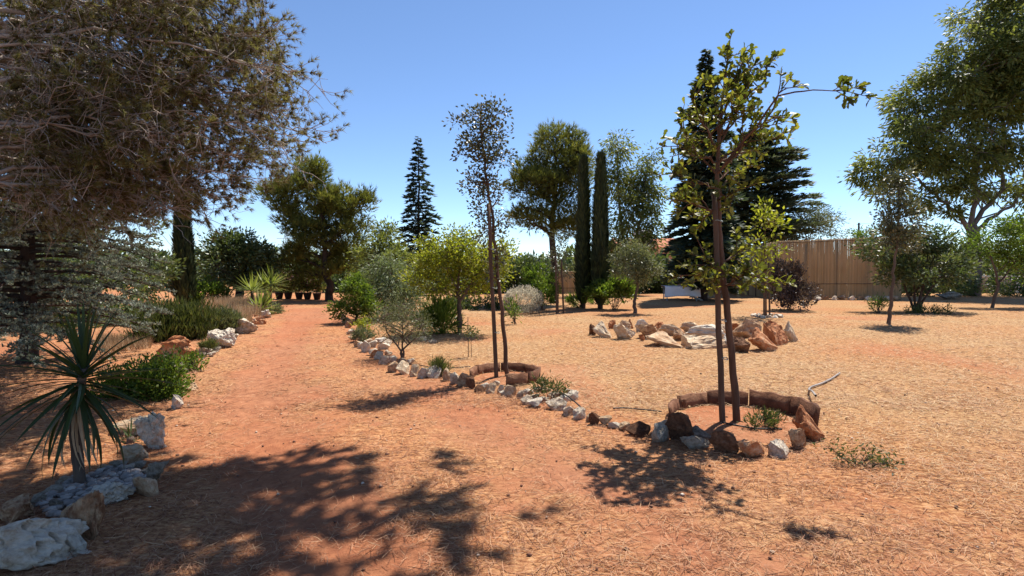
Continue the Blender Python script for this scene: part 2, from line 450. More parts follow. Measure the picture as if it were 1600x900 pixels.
# ------------------------------------------------------------------ stones
def hull_mesh(name, seed, npts, cuts, noise_amp, noise_scale, mat, flat=.75, pits=0):
    r = np.random.default_rng(seed)
    bm = bmesh.new()
    for p in unit(r.normal(size=(npts, 3))) * r.uniform(.82, 1.0, (npts, 1)):
        bm.verts.new(p)
    bmesh.ops.convex_hull(bm, input=bm.verts)
    for v in [v for v in bm.verts if not v.link_faces]: bm.verts.remove(v)
    for c in range(cuts):
        bmesh.ops.subdivide_edges(bm, edges=bm.edges[:], cuts=1, use_grid_fill=True, smooth=.02)
        bmesh.ops.triangulate(bm, faces=bm.faces[:])
    bm.normal_update()
    off = Vector((seed * 3.7, seed * 1.3, 0))
    for v in bm.verts:
        q = v.co * noise_scale + off
        h = mnoise.fractal(q, 1.0, 2.1, 5) * noise_amp
        rg = abs(mnoise.noise(q * 1.7))
        h -= noise_amp * .6 * max(0, .25 - rg) * 3
        if pits:
            c = mnoise.cell(v.co * 4 + off)
            w = mnoise.noise(v.co * 5.5 + off)
            if w > .28: h -= pits * min(1, (w - .28) * 5)
        v.co += v.normal * h
    lo = Vector((min(v.co.x for v in bm.verts), min(v.co.y for v in bm.verts), min(v.co.z for v in bm.verts)))
    hi = Vector((max(v.co.x for v in bm.verts), max(v.co.y for v in bm.verts), max(v.co.z for v in bm.verts)))
    for v in bm.verts:                         # into the unit box, standing on z = 0
        v.co = Vector(((v.co.x - lo.x) / (hi.x - lo.x) - .5, (v.co.y - lo.y) / (hi.y - lo.y) - .5, (v.co.z - lo.z) / (hi.z - lo.z)))
    me = bpy.data.meshes.new(name)
    bm.to_mesh(me); bm.free()
    me.materials.append(mat)
    return me

SMALL = {}
def small_mesh(matkey, i, cuts):
    k = (matkey, i, cuts)
    if k not in SMALL:
        SMALL[k] = hull_mesh('stone', 20 + i * 7 + cuts, 11 + i % 4, cuts, .11 if cuts else .0, 1.9, M[matkey])
    return SMALL[k]

def stone_obj(name, parent, px, pyb, w, h, matkey, cuts=1, seed=None, depth=.75, rot=None, me=None, tilt=0.0):
    g = G(px, pyb); D = g[1]; S = D / FPX
    s = int(rng.integers(0, 7)) if seed is None else seed
    o = bpy.data.objects.new(name, me or small_mesh(matkey, s, cuts))
    W, H = w * S, h * S * .92
    dep = max(W * depth, H * .6)
    o.scale = (W, dep, H * 1.22)
    yaw = rng.uniform(-.5, .5) if rot is None else rot
    o.rotation_euler = (rng.uniform(-.12, .12), tilt + rng.uniform(-.1, .1), yaw)
    loc = np.array([g[0] * (D + dep * .35) / D, D + dep * .35, gz(g) - H * .20])
    col.objects.link(o)
    if parent is not None:
        o.parent = parent
        loc = loc - np.array(parent['_base'])
    o.location = loc
    return o

def boulder(px, pyb, w, h, matkey, seed, label, group=None, npts=26, amp=.13, sc=1.5, pits=0, cuts=4, depth=.75, rot=None, tilt=0.0, name='boulder'):
    me = hull_mesh(name, seed, max(9, int(npts * .62)), cuts, amp * 1.3, sc * 1.25, M[matkey], pits=pits)
    o = stone_obj(name, None, px, pyb, w, h, matkey, me=me, depth=depth, rot=rot, tilt=tilt)
    return tag(o, label, 'rock', group)

def border(name, label, specs, group=None, cuts=1, tall=1.0):
    g = G(specs[0][0], specs[0][1])
    t = thing(name, (g[0], g[1], gz(g)), label, 'stones', group)
    for s in specs:
        stone_obj('stone', t, s[0], s[1], s[2], s[3] * tall, s[4], max(cuts, 2))
    return t

ROCKS = 'loose rocks edging the drive'
boulder(62, 897, 150, 78, 'white_stone', 5, 'large pale pitted rock at the front end of the left border', ROCKS, 30, .14, 1.4, .16, 4, .8, .2)
boulder(127, 848, 58, 84, 'cream_stone', 6, 'tall cream and orange rock behind the large pitted front rock', ROCKS, 20, .14, 1.5, .05)
boulder(122, 868, 30, 40, 'white_stone', 7, 'small white chunk wedged against the tall cream rock', ROCKS, 14, .1, cuts=3)
boulder(175, 792, 62, 34, 'white_stone', 8, 'flat white rock full of holes edging the pebble bed', ROCKS, 24, .14, 2, .2)
boulder(224, 782, 44, 38, 'cream_stone', 9, 'smooth pale slab leaning at the corner of the pebble bed', ROCKS, 14, .06, cuts=3, tilt=.3)
boulder(246, 757, 30, 36, 'grey_stone', 10, 'grey upright rock at the tip of the pebble bed', ROCKS, 16, .12, cuts=3)
boulder(22, 822, 62, 40, 'cream_stone', 12, 'pinkish rock at the left frame edge beside the pebbles', ROCKS, 20, .12, cuts=3)
boulder(209, 722, 40, 30, 'cream_stone', 13, 'pinkish lump between the pebble bed and layered block', ROCKS, 20, .16, cuts=3)
boulder(236, 700, 52, 62, 'white_stone', 14, 'layered white and grey block beside the yucca', ROCKS, 18, .2, 2.2, .06, rot=.1)
boulder(216, 680, 90, 30, 'cream_stone', 15, 'long low orange-tinted slab behind the layered block', ROCKS, 18, .1, cuts=3, depth=.35, rot=-.15)
boulder(276, 640, 26, 26, 'white_stone', 16, 'small white stone at the end of the green creeper', ROCKS, 14, .14, cuts=3)
boulder(290, 611, 40, 16, 'cream_stone', 17, 'low flat pale stone beside the green creeper', ROCKS, 14, .14, cuts=3)
boulder(283, 586, 24, 22, 'grey_stone', 18, 'small grey stone under the big orange boulder', ROCKS, 14, .14, cuts=3)
boulder(283, 573, 68, 52, 'orange_stone', 19, 'big orange and white boulder on the left of the drive', ROCKS, 18, .16, 1.6, .08, rot=.15)
boulder(347, 545, 42, 34, 'white_stone', 21, 'white pointed boulder with an orange foot by the lavender', ROCKS, 12, .12, 1.6)
boulder(384, 524, 34, 26, 'white_stone', 22, 'white rock after the pointed boulder on the left border', ROCKS, 14, .14, cuts=3)
boulder(404, 508, 22, 18, 'orange_stone', 23, 'orange rock below the sword-leaved plants at the drive', ROCKS, 14, .14, cuts=3)
boulder(416, 497, 18, 14, 'white_stone', 24, 'farthest white rock of the left border', ROCKS, 14, .14, cuts=3)
boulder(1481, 468, 42, 14, 'grey_stone', 25, 'dark low boulder between multi-stem shrub and eucalyptus', None, 16, .12, cuts=3)

border('stone_edging', 'low row of small white stones left of the drive past orange boulder', [
    (322, 551, 20, 10, 'white_stone'), (338, 549, 16, 8, 'grey_stone'), (315, 560, 14, 12, 'grey_stone'), (330, 556, 14, 8, 'white_stone'),
    (368, 531, 12, 8, 'white_stone'), (396, 516, 10, 8, 'white_stone'), (428, 491, 9, 6, 'cream_stone'), (372, 523, 10, 10, 'cream_stone')])
border('stone_edging', 'grey stones rimming the pebble bed around the yucca', [
    (60, 793, 26, 20, 'grey_stone'), (82, 776, 34, 16, 'grey_stone'), (105, 758, 30, 14, 'grey_stone'), (40, 806, 24, 18, 'grey_stone'), (165, 735, 22, 12, 'cream_stone'),
    (186, 731, 26, 16, 'grey_stone'), (200, 738, 18, 14, 'white_stone'), (215, 733, 30, 14, 'grey_stone'), (236, 741, 26, 14, 'grey_stone'), (88, 800, 26, 20, 'grey_stone')])

def px_line(pts, step, w, h, mats, jit=3):
    pts = np.array(pts, float); out = []
    seg = np.hypot(*np.diff(pts, axis=0).T); cum = np.concatenate([[0], np.cumsum(seg)])
    s = 0.0
    while s < cum[-1]:
        x = np.interp(s, cum, pts[:, 0]); y = np.interp(s, cum, pts[:, 1])
        k = (y - 418) / 170.0
        ww = w * k * rng.uniform(.75, 1.25)
        out.append((x, y + rng.uniform(-jit, jit) * .4, ww, h * k * rng.uniform(.7, 1.3), mats[int(rng.integers(len(mats)))]))
        s += ww * step
    return out
border('stone_edging', 'chain of small white stones along the right of the drive up to the far planter',
       px_line([(533, 494), (540, 506), (548, 521), (557, 540), (575, 552), (598, 566), (612, 579), (640, 586), (680, 592), (715, 599), (738, 606)], .78, 22, 20,
               ['white_stone', 'white_stone', 'cream_stone']))
border('stone_edging', 'pile of white rocks under the thin grey olive bush', [
    (566, 545, 16, 12, 'white_stone'), (584, 543, 18, 12, 'white_stone'), (600, 545, 20, 12, 'white_stone'), (576, 538, 16, 10, 'cream_stone'), (594, 536, 18, 10, 'white_stone'),
    (606, 555, 14, 10, 'white_stone'), (590, 559, 22, 14, 'orange_stone'), (612, 566, 18, 12, 'white_stone'), (628, 567, 16, 10, 'grey_stone'), (640, 568, 14, 10, 'white_stone'),
    (660, 533, 16, 8, 'white_stone'), (676, 536, 14, 7, 'grey_stone'), (605, 538, 14, 9, 'white_stone')])
border('stone_edging', 'white stones in front of the far planter ring', [
    (755, 610, 16, 14, 'white_stone'), (768, 613, 20, 18, 'cream_stone'), (782, 612, 12, 14, 'white_stone'), (788, 618, 16, 12, 'white_stone'), (798, 619, 22, 20, 'cream_stone'), (776, 602, 12, 9, 'white_stone')])
border('stone_edging', 'bed of flat white stones with weeds between the two planters', [
    (813, 622, 14, 14, 'white_stone'), (822, 632, 20, 16, 'white_stone'), (836, 637, 26, 16, 'white_stone'), (826, 616, 20, 10, 'white_stone'), (842, 612, 20, 9, 'white_stone'),
    (834, 624, 20, 9, 'cream_stone'), (850, 628, 20, 10, 'cream_stone'), (866, 620, 24, 10, 'white_stone'), (868, 640, 34, 20, 'white_stone'), (886, 648, 24, 18, 'white_stone'),
    (884, 628, 22, 12, 'white_stone'), (896, 626, 22, 16, 'white_stone'), (906, 655, 26, 20, 'white_stone'), (854, 613, 14, 8, 'cream_stone'), (888, 614, 18, 9, 'white_stone')])
border('stone_edging', 'rough cream stones leading to the near planter ring', [
    (930, 664, 18, 22, 'brown_stone'), (944, 666, 22, 18, 'cream_stone'), (960, 669, 20, 12, 'white_stone'), (976, 673, 22, 14, 'cream_stone'), (997, 681, 40, 22, 'brown_stone'), (921, 660, 12, 14, 'cream_stone')])

border('stone_ring', 'long oval bed outlined with cream and orange rocks on the straw lawn', [
    (926, 525, 12, 16, 'brown_stone'), (943, 528, 32, 22, 'cream_stone'), (957, 513, 14, 12, 'orange_stone'), (972, 516, 28, 14, 'cream_stone'), (974, 531, 36, 20, 'cream_stone'),
    (985, 512, 11, 13, 'orange_stone'), (998, 518, 26, 18, 'white_stone'), (1013, 529, 40, 20, 'cream_stone'), (1003, 533, 11, 9, 'orange_stone'), (1045, 525, 38, 16, 'cream_stone'),
    (1040, 542, 64, 19, 'cream_stone'), (1062, 533, 20, 16, 'cream_stone'), (1100, 531, 62, 20, 'white_stone'), (1103, 546, 72, 19, 'cream_stone'), (1140, 543, 30, 18, 'white_stone'),
    (1166, 530, 46, 26, 'cream_stone'), (1158, 551, 30, 22, 'brown_stone'), (1190, 549, 42, 32, 'orange_stone'), (1217, 541, 42, 36, 'orange_stone'), (1233, 535, 18, 28, 'cream_stone'),
    (1130, 521, 24, 12, 'cream_stone'), (1030, 517, 22, 12, 'orange_stone'), (1078, 520, 30, 14, 'cream_stone'), (1150, 524, 30, 16, 'orange_stone'), (1075, 540, 24, 16, 'cream_stone')], cuts=3, tall=1.25)

# pebbles in the yucca bed
def pebbles():
    mb = MB()
    poly = [(60, 790), (110, 752), (190, 728), (240, 742), (215, 772), (160, 775), (110, 800), (80, 812)]
    pts = np.array([G(*p)[:2] for p in poly])
    lo, hi = pts.min(0), pts.max(0)
    n = 0
    ico = bmesh.new(); bmesh.ops.create_icosphere(ico, subdivisions=1, radius=1)
    iv = np.array([v.co[:] for v in ico.verts]); fi = np.array([[v.index for v in f.verts] for f in ico.faces]); ico.free()
    while n < 520:
        q = rng.uniform(lo, hi)
        inside = False
        for a, b in zip(pts, np.roll(pts, -1, 0)):
            if (a[1] > q[1]) != (b[1] > q[1]) and q[0] < (b[0] - a[0]) * (q[1] - a[1]) / (b[1] - a[1]) + a[0]: inside = not inside
        if not inside: continue
        s = rng.uniform(.012, .034)
        th = rng.uniform(0, 6.28); R = np.array([[math.cos(th), -math.sin(th), 0], [math.sin(th), math.cos(th), 0], [0, 0, 1]])
        v = (iv * rng.uniform(.8, 1.15, iv.shape) * [s * 1.3, s, s * .65]) @ R.T + [q[0], q[1], gz(q) + rng.uniform(.005, .035)]
        mb.add(v, fi, rng.random()); n += 1
    m, nt, bs, out = new_mat('pebble_grey')
    at = nt.nodes.new('ShaderNodeAttribute'); at.attribute_name = 'rnd'
    rp = ramp(nt, [(0, (.14, .115, .10)), (.4, (.30, .26, .225)), (.75, (.46, .40, .34)), (1, (.32, .19, .13))])
    nt.links.new(at.outputs['Fac'], rp.inputs['Fac']); nt.links.new(rp.outputs['Color'], bs.inputs['Base Color'])
    bs.inputs['Roughness'].default_value = .85
    tag(mb.build('pebbles', m, None, True), 'grey pebbles spread round the foot of the yucca', 'pebbles', kind='stuff')
pebbles()

# small pale stone chips and dark clods on the straw
def chips():
    mb = MB(); n = 420
    D = rng.uniform(2.4, 9, n); x = rng.uniform(-1, 1, n) * D * 1.0
    ico = np.array([[1, 0, 0], [-1, 0, 0], [0, 1, 0], [0, -1, 0], [0, 0, 1], [0, 0, -1]], float)
    fi = np.array([[0, 2, 4], [2, 1, 4], [1, 3, 4], [3, 0, 4], [2, 0, 5], [1, 2, 5], [3, 1, 5], [0, 3, 5]])
    for i in range(n):
        s = rng.uniform(.006, .02)
        v = ico * rng.uniform(.6, 1.3, ico.shape) * [s, s, s * .6] + [x[i], D[i], float(ht(x[i], D[i])) + .012]
        mb.add(v, fi, rng.random())
    m, nt, bs, out = new_mat('stone_chip')
    at = nt.nodes.new('ShaderNodeAttribute'); at.attribute_name = 'rnd'
    rp = ramp(nt, [(0, (.09, .04, .025)), (.7, (.26, .11, .06)), (.85, (.42, .31, .22)), (1, (.60, .50, .40))])
    nt.links.new(at.outputs['Fac'], rp.inputs['Fac']); nt.links.new(rp.outputs['Color'], bs.inputs['Base Color'])
    bs.inputs['Roughness'].default_value = .9
    tag(mb.build('stone_chips', m), 'tiny stone chips and clods scattered on the straw', 'stone chips', kind='stuff')
chips()

# ------------------------------------------------------------------ planters round the two young trees
def arc_tile(parent, cx, cy, r, a0, a1, h, th, z0, mat, tilt=0.0):
    n = 8
    a = np.linspace(a0, a1, n)
    top = h * (1 + .05 * np.sin(np.arange(n) * 1.7 + a0 * 5))
    ring = []
    for rr, zz in ((r, np.full(n, -.06)), (r + th, np.full(n, -.06)), (r + th + tilt, top), (r + tilt, top)):
        ring.append(np.stack([cx + rr * np.cos(a), cy + rr * np.sin(a), z0 + zz], -1))
    v = np.stack(ring, 1).reshape(-1, 3)
    f = []
    for i in range(n - 1):
        for j in range(4):
            f.append([i * 4 + j, i * 4 + (j + 1) % 4, i * 4 + 4 + (j + 1) % 4, i * 4 + 4 + j])
    f.append([0, 3, 2, 1]); e = (n - 1) * 4
    f.append([e, e + 1, e + 2, e + 3])
    mb = MB(); mb.add(v, f)
    return mb.build('edging_tile', mat, parent)

c2 = (G(1062, 690) + G(1262, 690)) / 2
PC2 = np.array([2.36, 5.48, 0.0]); PR2 = .66
pl2 = thing('tree_planter', (PC2[0], PC2[1], 0), 'near ring of terracotta edging and rocks round the big-leaved young oak', 'planter')
R = math.radians
for a0, a1, h in ((-16, 22, .215), (23, 60, .20), (61, 98, .17), (99, 134, .15), (135, 172, .13)):
    arc_tile(pl2, PC2[0], PC2[1], PR2, R(a0), R(a1), h, .038, gz(PC2), M['tile'], .03)
for (px, pyb, w, h, mk, cuts, dep) in ((1058, 692, 46, 50, 'brown_stone', 3, .9), (1262, 690, 36, 58, 'orange_stone', 3, 1.2), (1035, 692, 50, 34, 'grey_stone', 3, .8),
        (1094, 688, 42, 22, 'grey_stone', 3, .6), (1088, 704, 50, 24, 'grey_stone', 3, .5), (1130, 712, 46, 38, 'brown_stone', 3, .8),
        (1174, 718, 52, 32, 'orange_stone', 3, .7), (1222, 716, 52, 30, 'white_stone', 3, .7), (1244, 702, 40, 38, 'cream_stone', 3, .6), (1066, 640, 16, 18, 'brown_stone', 1, .8)):
    stone_obj('stone', pl2, px, pyb, w, h, mk, cuts, depth=dep)
def planter_soil(parent, c, rad):
    k, n = 9, 40
    a = np.linspace(0, 2 * math.pi, n, endpoint=False); rr = np.linspace(.02, rad, k)
    X = c[0] + rr[:, None] * np.cos(a); Y = c[1] + rr[:, None] * np.sin(a)
    Z = ht(X, Y) + .013 - .012 * (rr[:, None] / rad) ** 4 + .012 * (vnoise(X, Y, .12) - .5)
    i = np.arange(k - 1)[:, None] * n + np.arange(n)[None]; j = np.arange(k - 1)[:, None] * n + (np.arange(n)[None] + 1) % n
    mb = MB(); mb.add(np.stack([X, Y, Z], -1).reshape(-1, 3), np.stack([i, j, j + n, i + n], -1).reshape(-1, 4))
    o = mb.build('soil', M['ground'], parent, True)
    at = o.data.attributes.new('soil', 'FLOAT', 'POINT'); at.data.foreach_set('value', np.full(k * n, .42, np.float32))
    at = o.data.attributes.new('lawn', 'FLOAT', 'POINT'); at.data.foreach_set('value', np.zeros(k * n, np.float32))
planter_soil(pl2, PC2, PR2 - .02)
PC1 = np.array([-.10, 7.72, 0.0]); PR1 = .46
pl1 = thing('tree_planter', (PC1[0], PC1[1], 0), 'far ring of terracotta edging round the slim small-leaved young tree', 'planter')
for a0, a1, h in ((5, 50, .13), (52, 98, .13), (100, 150, .13), (152, 196, .12), (-50, 3, .15), (-88, -52, .15)):
    arc_tile(pl1, PC1[0], PC1[1], PR1, R(a0), R(a1), h, .045, gz(PC1), M['tile'], .012)
planter_soil(pl1, PC1, PR1 - .02)
stone_obj('stone', pl1, 737, 607, 14, 20, 'brown_stone', 1)
stone_obj('stone', pl1, 748, 612, 18, 12, 'brown_stone', 1)

# ------------------------------------------------------------------ trees: generic builders
def curve_pts(a, b, n=7, sag=0.0, wig=0.0):
    t = np.linspace(0, 1, n)[:, None]
    p = a + (b - a) * t
    L = np.linalg.norm(b - a)
    p[:, 2] += (4 * t * (1 - t))[:, 0] * sag * L
    if wig:
        p[1:-1] += rng.normal(size=(n - 2, 3)) * wig * L
    return p

def ball(n, bias=2.3):
    return rvec(n) * (rng.random(n) ** (1 / bias))[:, None]

def clumps_of(lobes, D, n, dep=1.0, bias=2.4):
    S = D / FPX
    w = np.array([l[2] * l[3] for l in lobes], float); w /= w.sum()
    C = []; O = []
    for l, q in zip(lobes, w):
        k = max(3, int(round(n * q)))
        dy = l[4] if len(l) > 4 else rng.uniform(-.5, .5) * l[2] * S * dep
        c = P(l[0], l[1], D); c[1] += dy
        b = ball(k, bias)
        C.append(c + b * np.array([l[2] * S, l[2] * S * dep, l[3] * S]))
        O.append(unit(b + [0, 0, .2]))
    return np.concatenate(C), np.concatenate(O)

def tree(name, label, base, D, trunk_px, r0, lobes, mat, n_leaf, leaf, leaf_w, clump_r, n_clump=None, bark='bark', cat='tree', group=None,
         kind='leaf', droop=0.0, up=0.0, n_limb=12, twigs=True, tuft=0, spread=.7, dep=1.0, bias=2.4, trunks=None, limb_sag=.08, limb_r=.32, crown_name='crown', fork=False):
    """base: photo pixel of the foot (x); D distance; trunk_px: pixels the trunk passes on the way up."""
    S = D / FPX
    gx = (base[0] - 800) / FPX * D
    foot = np.array([gx, D, float(ht(gx, D))])
    t = thing(name, foot, label, cat, group)
    tb = MB()
    stems = []
    for tp in (trunks or [trunk_px]):
        pts = [foot + [0, 0, -.08]] + [P(q[0], q[1], D) + [0, (q[2] if len(q) > 2 else 0), 0] for q in tp]
        pts = np.array(pts)
        tt = np.linspace(0, len(pts) - 1, 4 * len(pts))
        path = np.stack([np.interp(tt, np.arange(len(pts)), pts[:, i]) for i in range(3)], -1)
        path[2:-1] += rng.normal(size=(len(path) - 3, 3)) * r0 * .25
        rad = r0 * (np.interp(np.linspace(0, 1, len(path)), [0, .25, .42, 1], [1, .82, .38, .10]) if fork else 1 - .72 * np.linspace(0, 1, len(path)))
        rad[0] *= 1.25
        tb.tube(path, rad, 8)
        stems.append((path, rad))
    C, O = clumps_of(lobes, D, n_clump or max(20, n_leaf // 60), dep, bias)
    limb_pts = [s[0][len(s[0]) // 2:] for s in stems]
    for i in rng.choice(len(C), min(n_limb, len(C)), replace=False):
        path, rad = stems[int(rng.integers(len(stems)))]
        dz = np.abs(path[:, 2] - (C[i][2] - .45 * np.linalg.norm(C[i][:2] - path[-1][:2])))
        j = int(np.clip(np.argmin(dz), len(path) // 3, len(path) - 1))
        q = curve_pts(path[j], C[i], 7, limb_sag, .03)
        tb.tube(q, np.linspace(max(rad[j] * limb_r * 1.6, .006), max(.06 * r0, .004), 7), 5)
        limb_pts.append(q[2:])
    LP = np.concatenate(limb_pts)
    if twigs:
        for c in C:
            j = np.argmin(((LP - c) ** 2).sum(1))
            q = curve_pts(LP[j], c, 4, .06, .04)
            tb.tube(q, np.linspace(max(.10 * r0, .005 * D / 10), .003 * D / 10, 4), 3, cap=False)
    tb.build('trunk', M[bark], t, True)
    fb = MB()
    cs = rng.uniform(.6, 1.45, len(C))
    k = rng.choice(len(C), n_leaf, p=cs ** 2 / (cs ** 2).sum())
    off = rng.normal(size=(n_leaf, 3)) * clump_r * cs[k][:, None] * np.array([1, 1, .7])
    pos = C[k] + off
    d = unit(off) * .7 + O[k] * .5 + rvec(n_leaf) * .5 + [0, 0, up - droop]
    cr = rng.random(len(C))
    rr = np.clip(cr[k] * .5 + rng.random(n_leaf) * .5, 0, 1)
    if tuft:
        fb.tufts(pos, d, tuft, leaf, leaf_w, spread, rr, kind)
    else:
        fb.blades(pos, d, leaf * rng.uniform(.65, 1.25, n_leaf), leaf_w * rng.uniform(.7, 1.2, n_leaf), rr, kind)
    fb.build(crown_name, M[mat], t)
    return t, C

def bush(name, label, base_px, lobes, mat, n, leaf, leaf_w, D=None, cat='shrub', group=None, up=.3, kind='leaf', stems=10, bark='bark', tuft=0, spread=.5, bias=3.2, clump=.06, n_clump=None, stem_r=.012, dep=1.0):
    D = D or G(*base_px)[1]
    S = D / FPX
    gx = (base_px[0] - 800) / FPX * D
    foot = np.array([gx, D, float(ht(gx, D))])
    t = thing(name, foot, label, cat, group)
    C, O = clumps_of(lobes, D, n_clump or max(30, n // 25), dep, bias)
    C[:, 2] = np.maximum(C[:, 2], foot[2] + .03)
    sb = MB()
    for i in rng.choice(len(C), min(stems, len(C)), replace=False):
        sb.tube(curve_pts(foot + rng.normal(size=3) * [.04, .04, 0] + [0, 0, -.04], C[i], 6, .05, .03), np.linspace(stem_r, stem_r * .35, 6), 4)
    sb.build('stem', M[bark], t, True)
    cs = rng.uniform(.5, 1.7, len(C))
    k = rng.choice(len(C), n, p=cs ** 1.5 / (cs ** 1.5).sum())
    off = rng.normal(size=(n, 3)) * clump * cs[k][:, None]
    d = O[k] * .8 + rvec(n) * .6 + [0, 0, up]
    cr = rng.random(len(C))
    rr = np.clip(cr[k] * .45 + rng.random(n) * .55, 0, 1)
    pos = C[k] + off
    pos[:, 2] = np.maximum(pos[:, 2], foot[2] + .01)
    fb = MB()
    if tuft: fb.tufts(pos, d, tuft, leaf, leaf_w, spread, rr, kind)
    else: fb.blades(pos, d, leaf * rng.uniform(.6, 1.25, n), leaf_w * rng.uniform(.7, 1.2, n), rr, kind)
    fb.build('foliage', M[mat], t)
    return t

def conifer(name, label, px, D, y_top, prof, n_br, mat, blade, blade_w, dens, lift=.1, droop=.25, r0=.14, z0=.08, bark='bark_dark', group=None, y_base=None, lat=.5, flat=.15, seed=1):
    r = np.random.default_rng(seed)
    gx = (px - 800) / FPX * D
    foot = np.array([gx, D, float(ht(gx, D))])
    H = P(px, y_top, D)[2]
    t = thing(name, foot, label, 'tree', group)
    tb = MB(); fb = MB()
    zz = np.linspace(-.1, H, 14)
    tb.tube(np.stack([gx + r.normal(size=14) * .015, np.full(14, D), zz], -1), np.linspace(r0, .012, 14), 7)
    for i in range(n_br):
        u = z0 + (1 - z0) * (i + r.random()) / n_br
        z = H * u
        L = prof(u) * r.uniform(.72, 1.1)
        if L < .05: L = .05
        az = i * 2.39996 + r.normal() * .3
        out = np.array([math.cos(az), math.sin(az), 0]); sd = np.array([-out[1], out[0], 0])
        s = np.linspace(0, 1, 6)
        path = np.array([gx, D, z]) + out * (s * L)[:, None] + np.array([0, 0, 1.0]) * ((lift * s - droop * s ** 2) * L)[:, None]
        tb.tube(path, np.linspace(max(.022 * L, .008), .004, 6), 4, cap=False)
        n = max(6, int(dens * L * (1 if L > .4 else 2)))
        q = r.random(n) ** .75
        bp = np.array([gx, D, z]) + out * (q * L)[:, None] + np.array([0, 0, 1.0]) * ((lift * q - droop * q ** 2) * L)[:, None]
        side = r.choice([-1, 1], n) * r.uniform(.0, 1, n)
        w = lat * L * (1 - q * .75) * .5
        bp = bp + sd * (side * w)[:, None] + out * (np.abs(side) * w * .5)[:, None] + r.normal(size=(n, 3)) * [.03, .03, .02] * L
        d = out * .7 + sd * (side * .8)[:, None] + r.normal(size=(n, 3)) * [.3, .3, flat] + [0, 0, lift - droop * .6]
        fb.blades(bp, d, blade * r.uniform(.6, 1.2, n) * (.5 + .5 * min(1, L)), blade_w, np.clip(r.normal(.45, .22, n) + (q - .6) * .3, 0, 1), 'leaf', np.tile([0, 0, 1.0], (n, 1)) + r.normal(size=(n, 3)) * .5)
    tb.build('trunk', M[bark], t, True)
    fb.build('crown', M[mat], t)
    return t

def cypress(label, px, D, y_top, half_px, n, group, seed):
    r = np.random.default_rng(seed)
    gx = (px - 800) / FPX * D
    foot = np.array([gx, D, float(ht(gx, D))]); H = P(px, y_top, D)[2]; W = half_px * D / FPX
    t = thing('cypress_tree', foot, label, 'tree', group)
    prof = lambda u: W * np.clip(np.minimum((u + .02) * 9, 1) * np.clip(1.02 - u, 0, 1) ** .55 * (1.0 - .15 * (1 - u)), 0.02, None)
    tb = MB(); tb.tube([foot + [0, 0, -.1], foot + [0, 0, H * .5], foot + [0, 0, H * .93]], [.11, .07, .02], 7)
    tb.build('trunk', M['bark_dark'], t, True)
    u = r.random(n) ** .9; a = r.uniform(0, 6.283, n)
    rid = 1 + .13 * np.sin(a * 5 + u * 9) + .10 * np.sin(a * 11 - u * 23)
    rr = prof(u) * rid * r.uniform(.62, 1.0, n)
    pos = np.stack([gx + rr * np.cos(a), D + rr * np.sin(a), foot[2] + .05 + u * H * .97], -1)
    d = np.stack([np.cos(a) * .28, np.sin(a) * .28, np.ones(n)], -1) + r.normal(size=(n, 3)) * .16
    fb = MB(); fb.blades(pos, d, .34 * r.uniform(.6, 1.2, n), .06, r.random(n), 'leaf', np.stack([-np.sin(a), np.cos(a), 0 * a], -1) * .3 + np.stack([np.cos(a), np.sin(a), 0 * a], -1))
    fb.build('crown', M['cypress'], t)

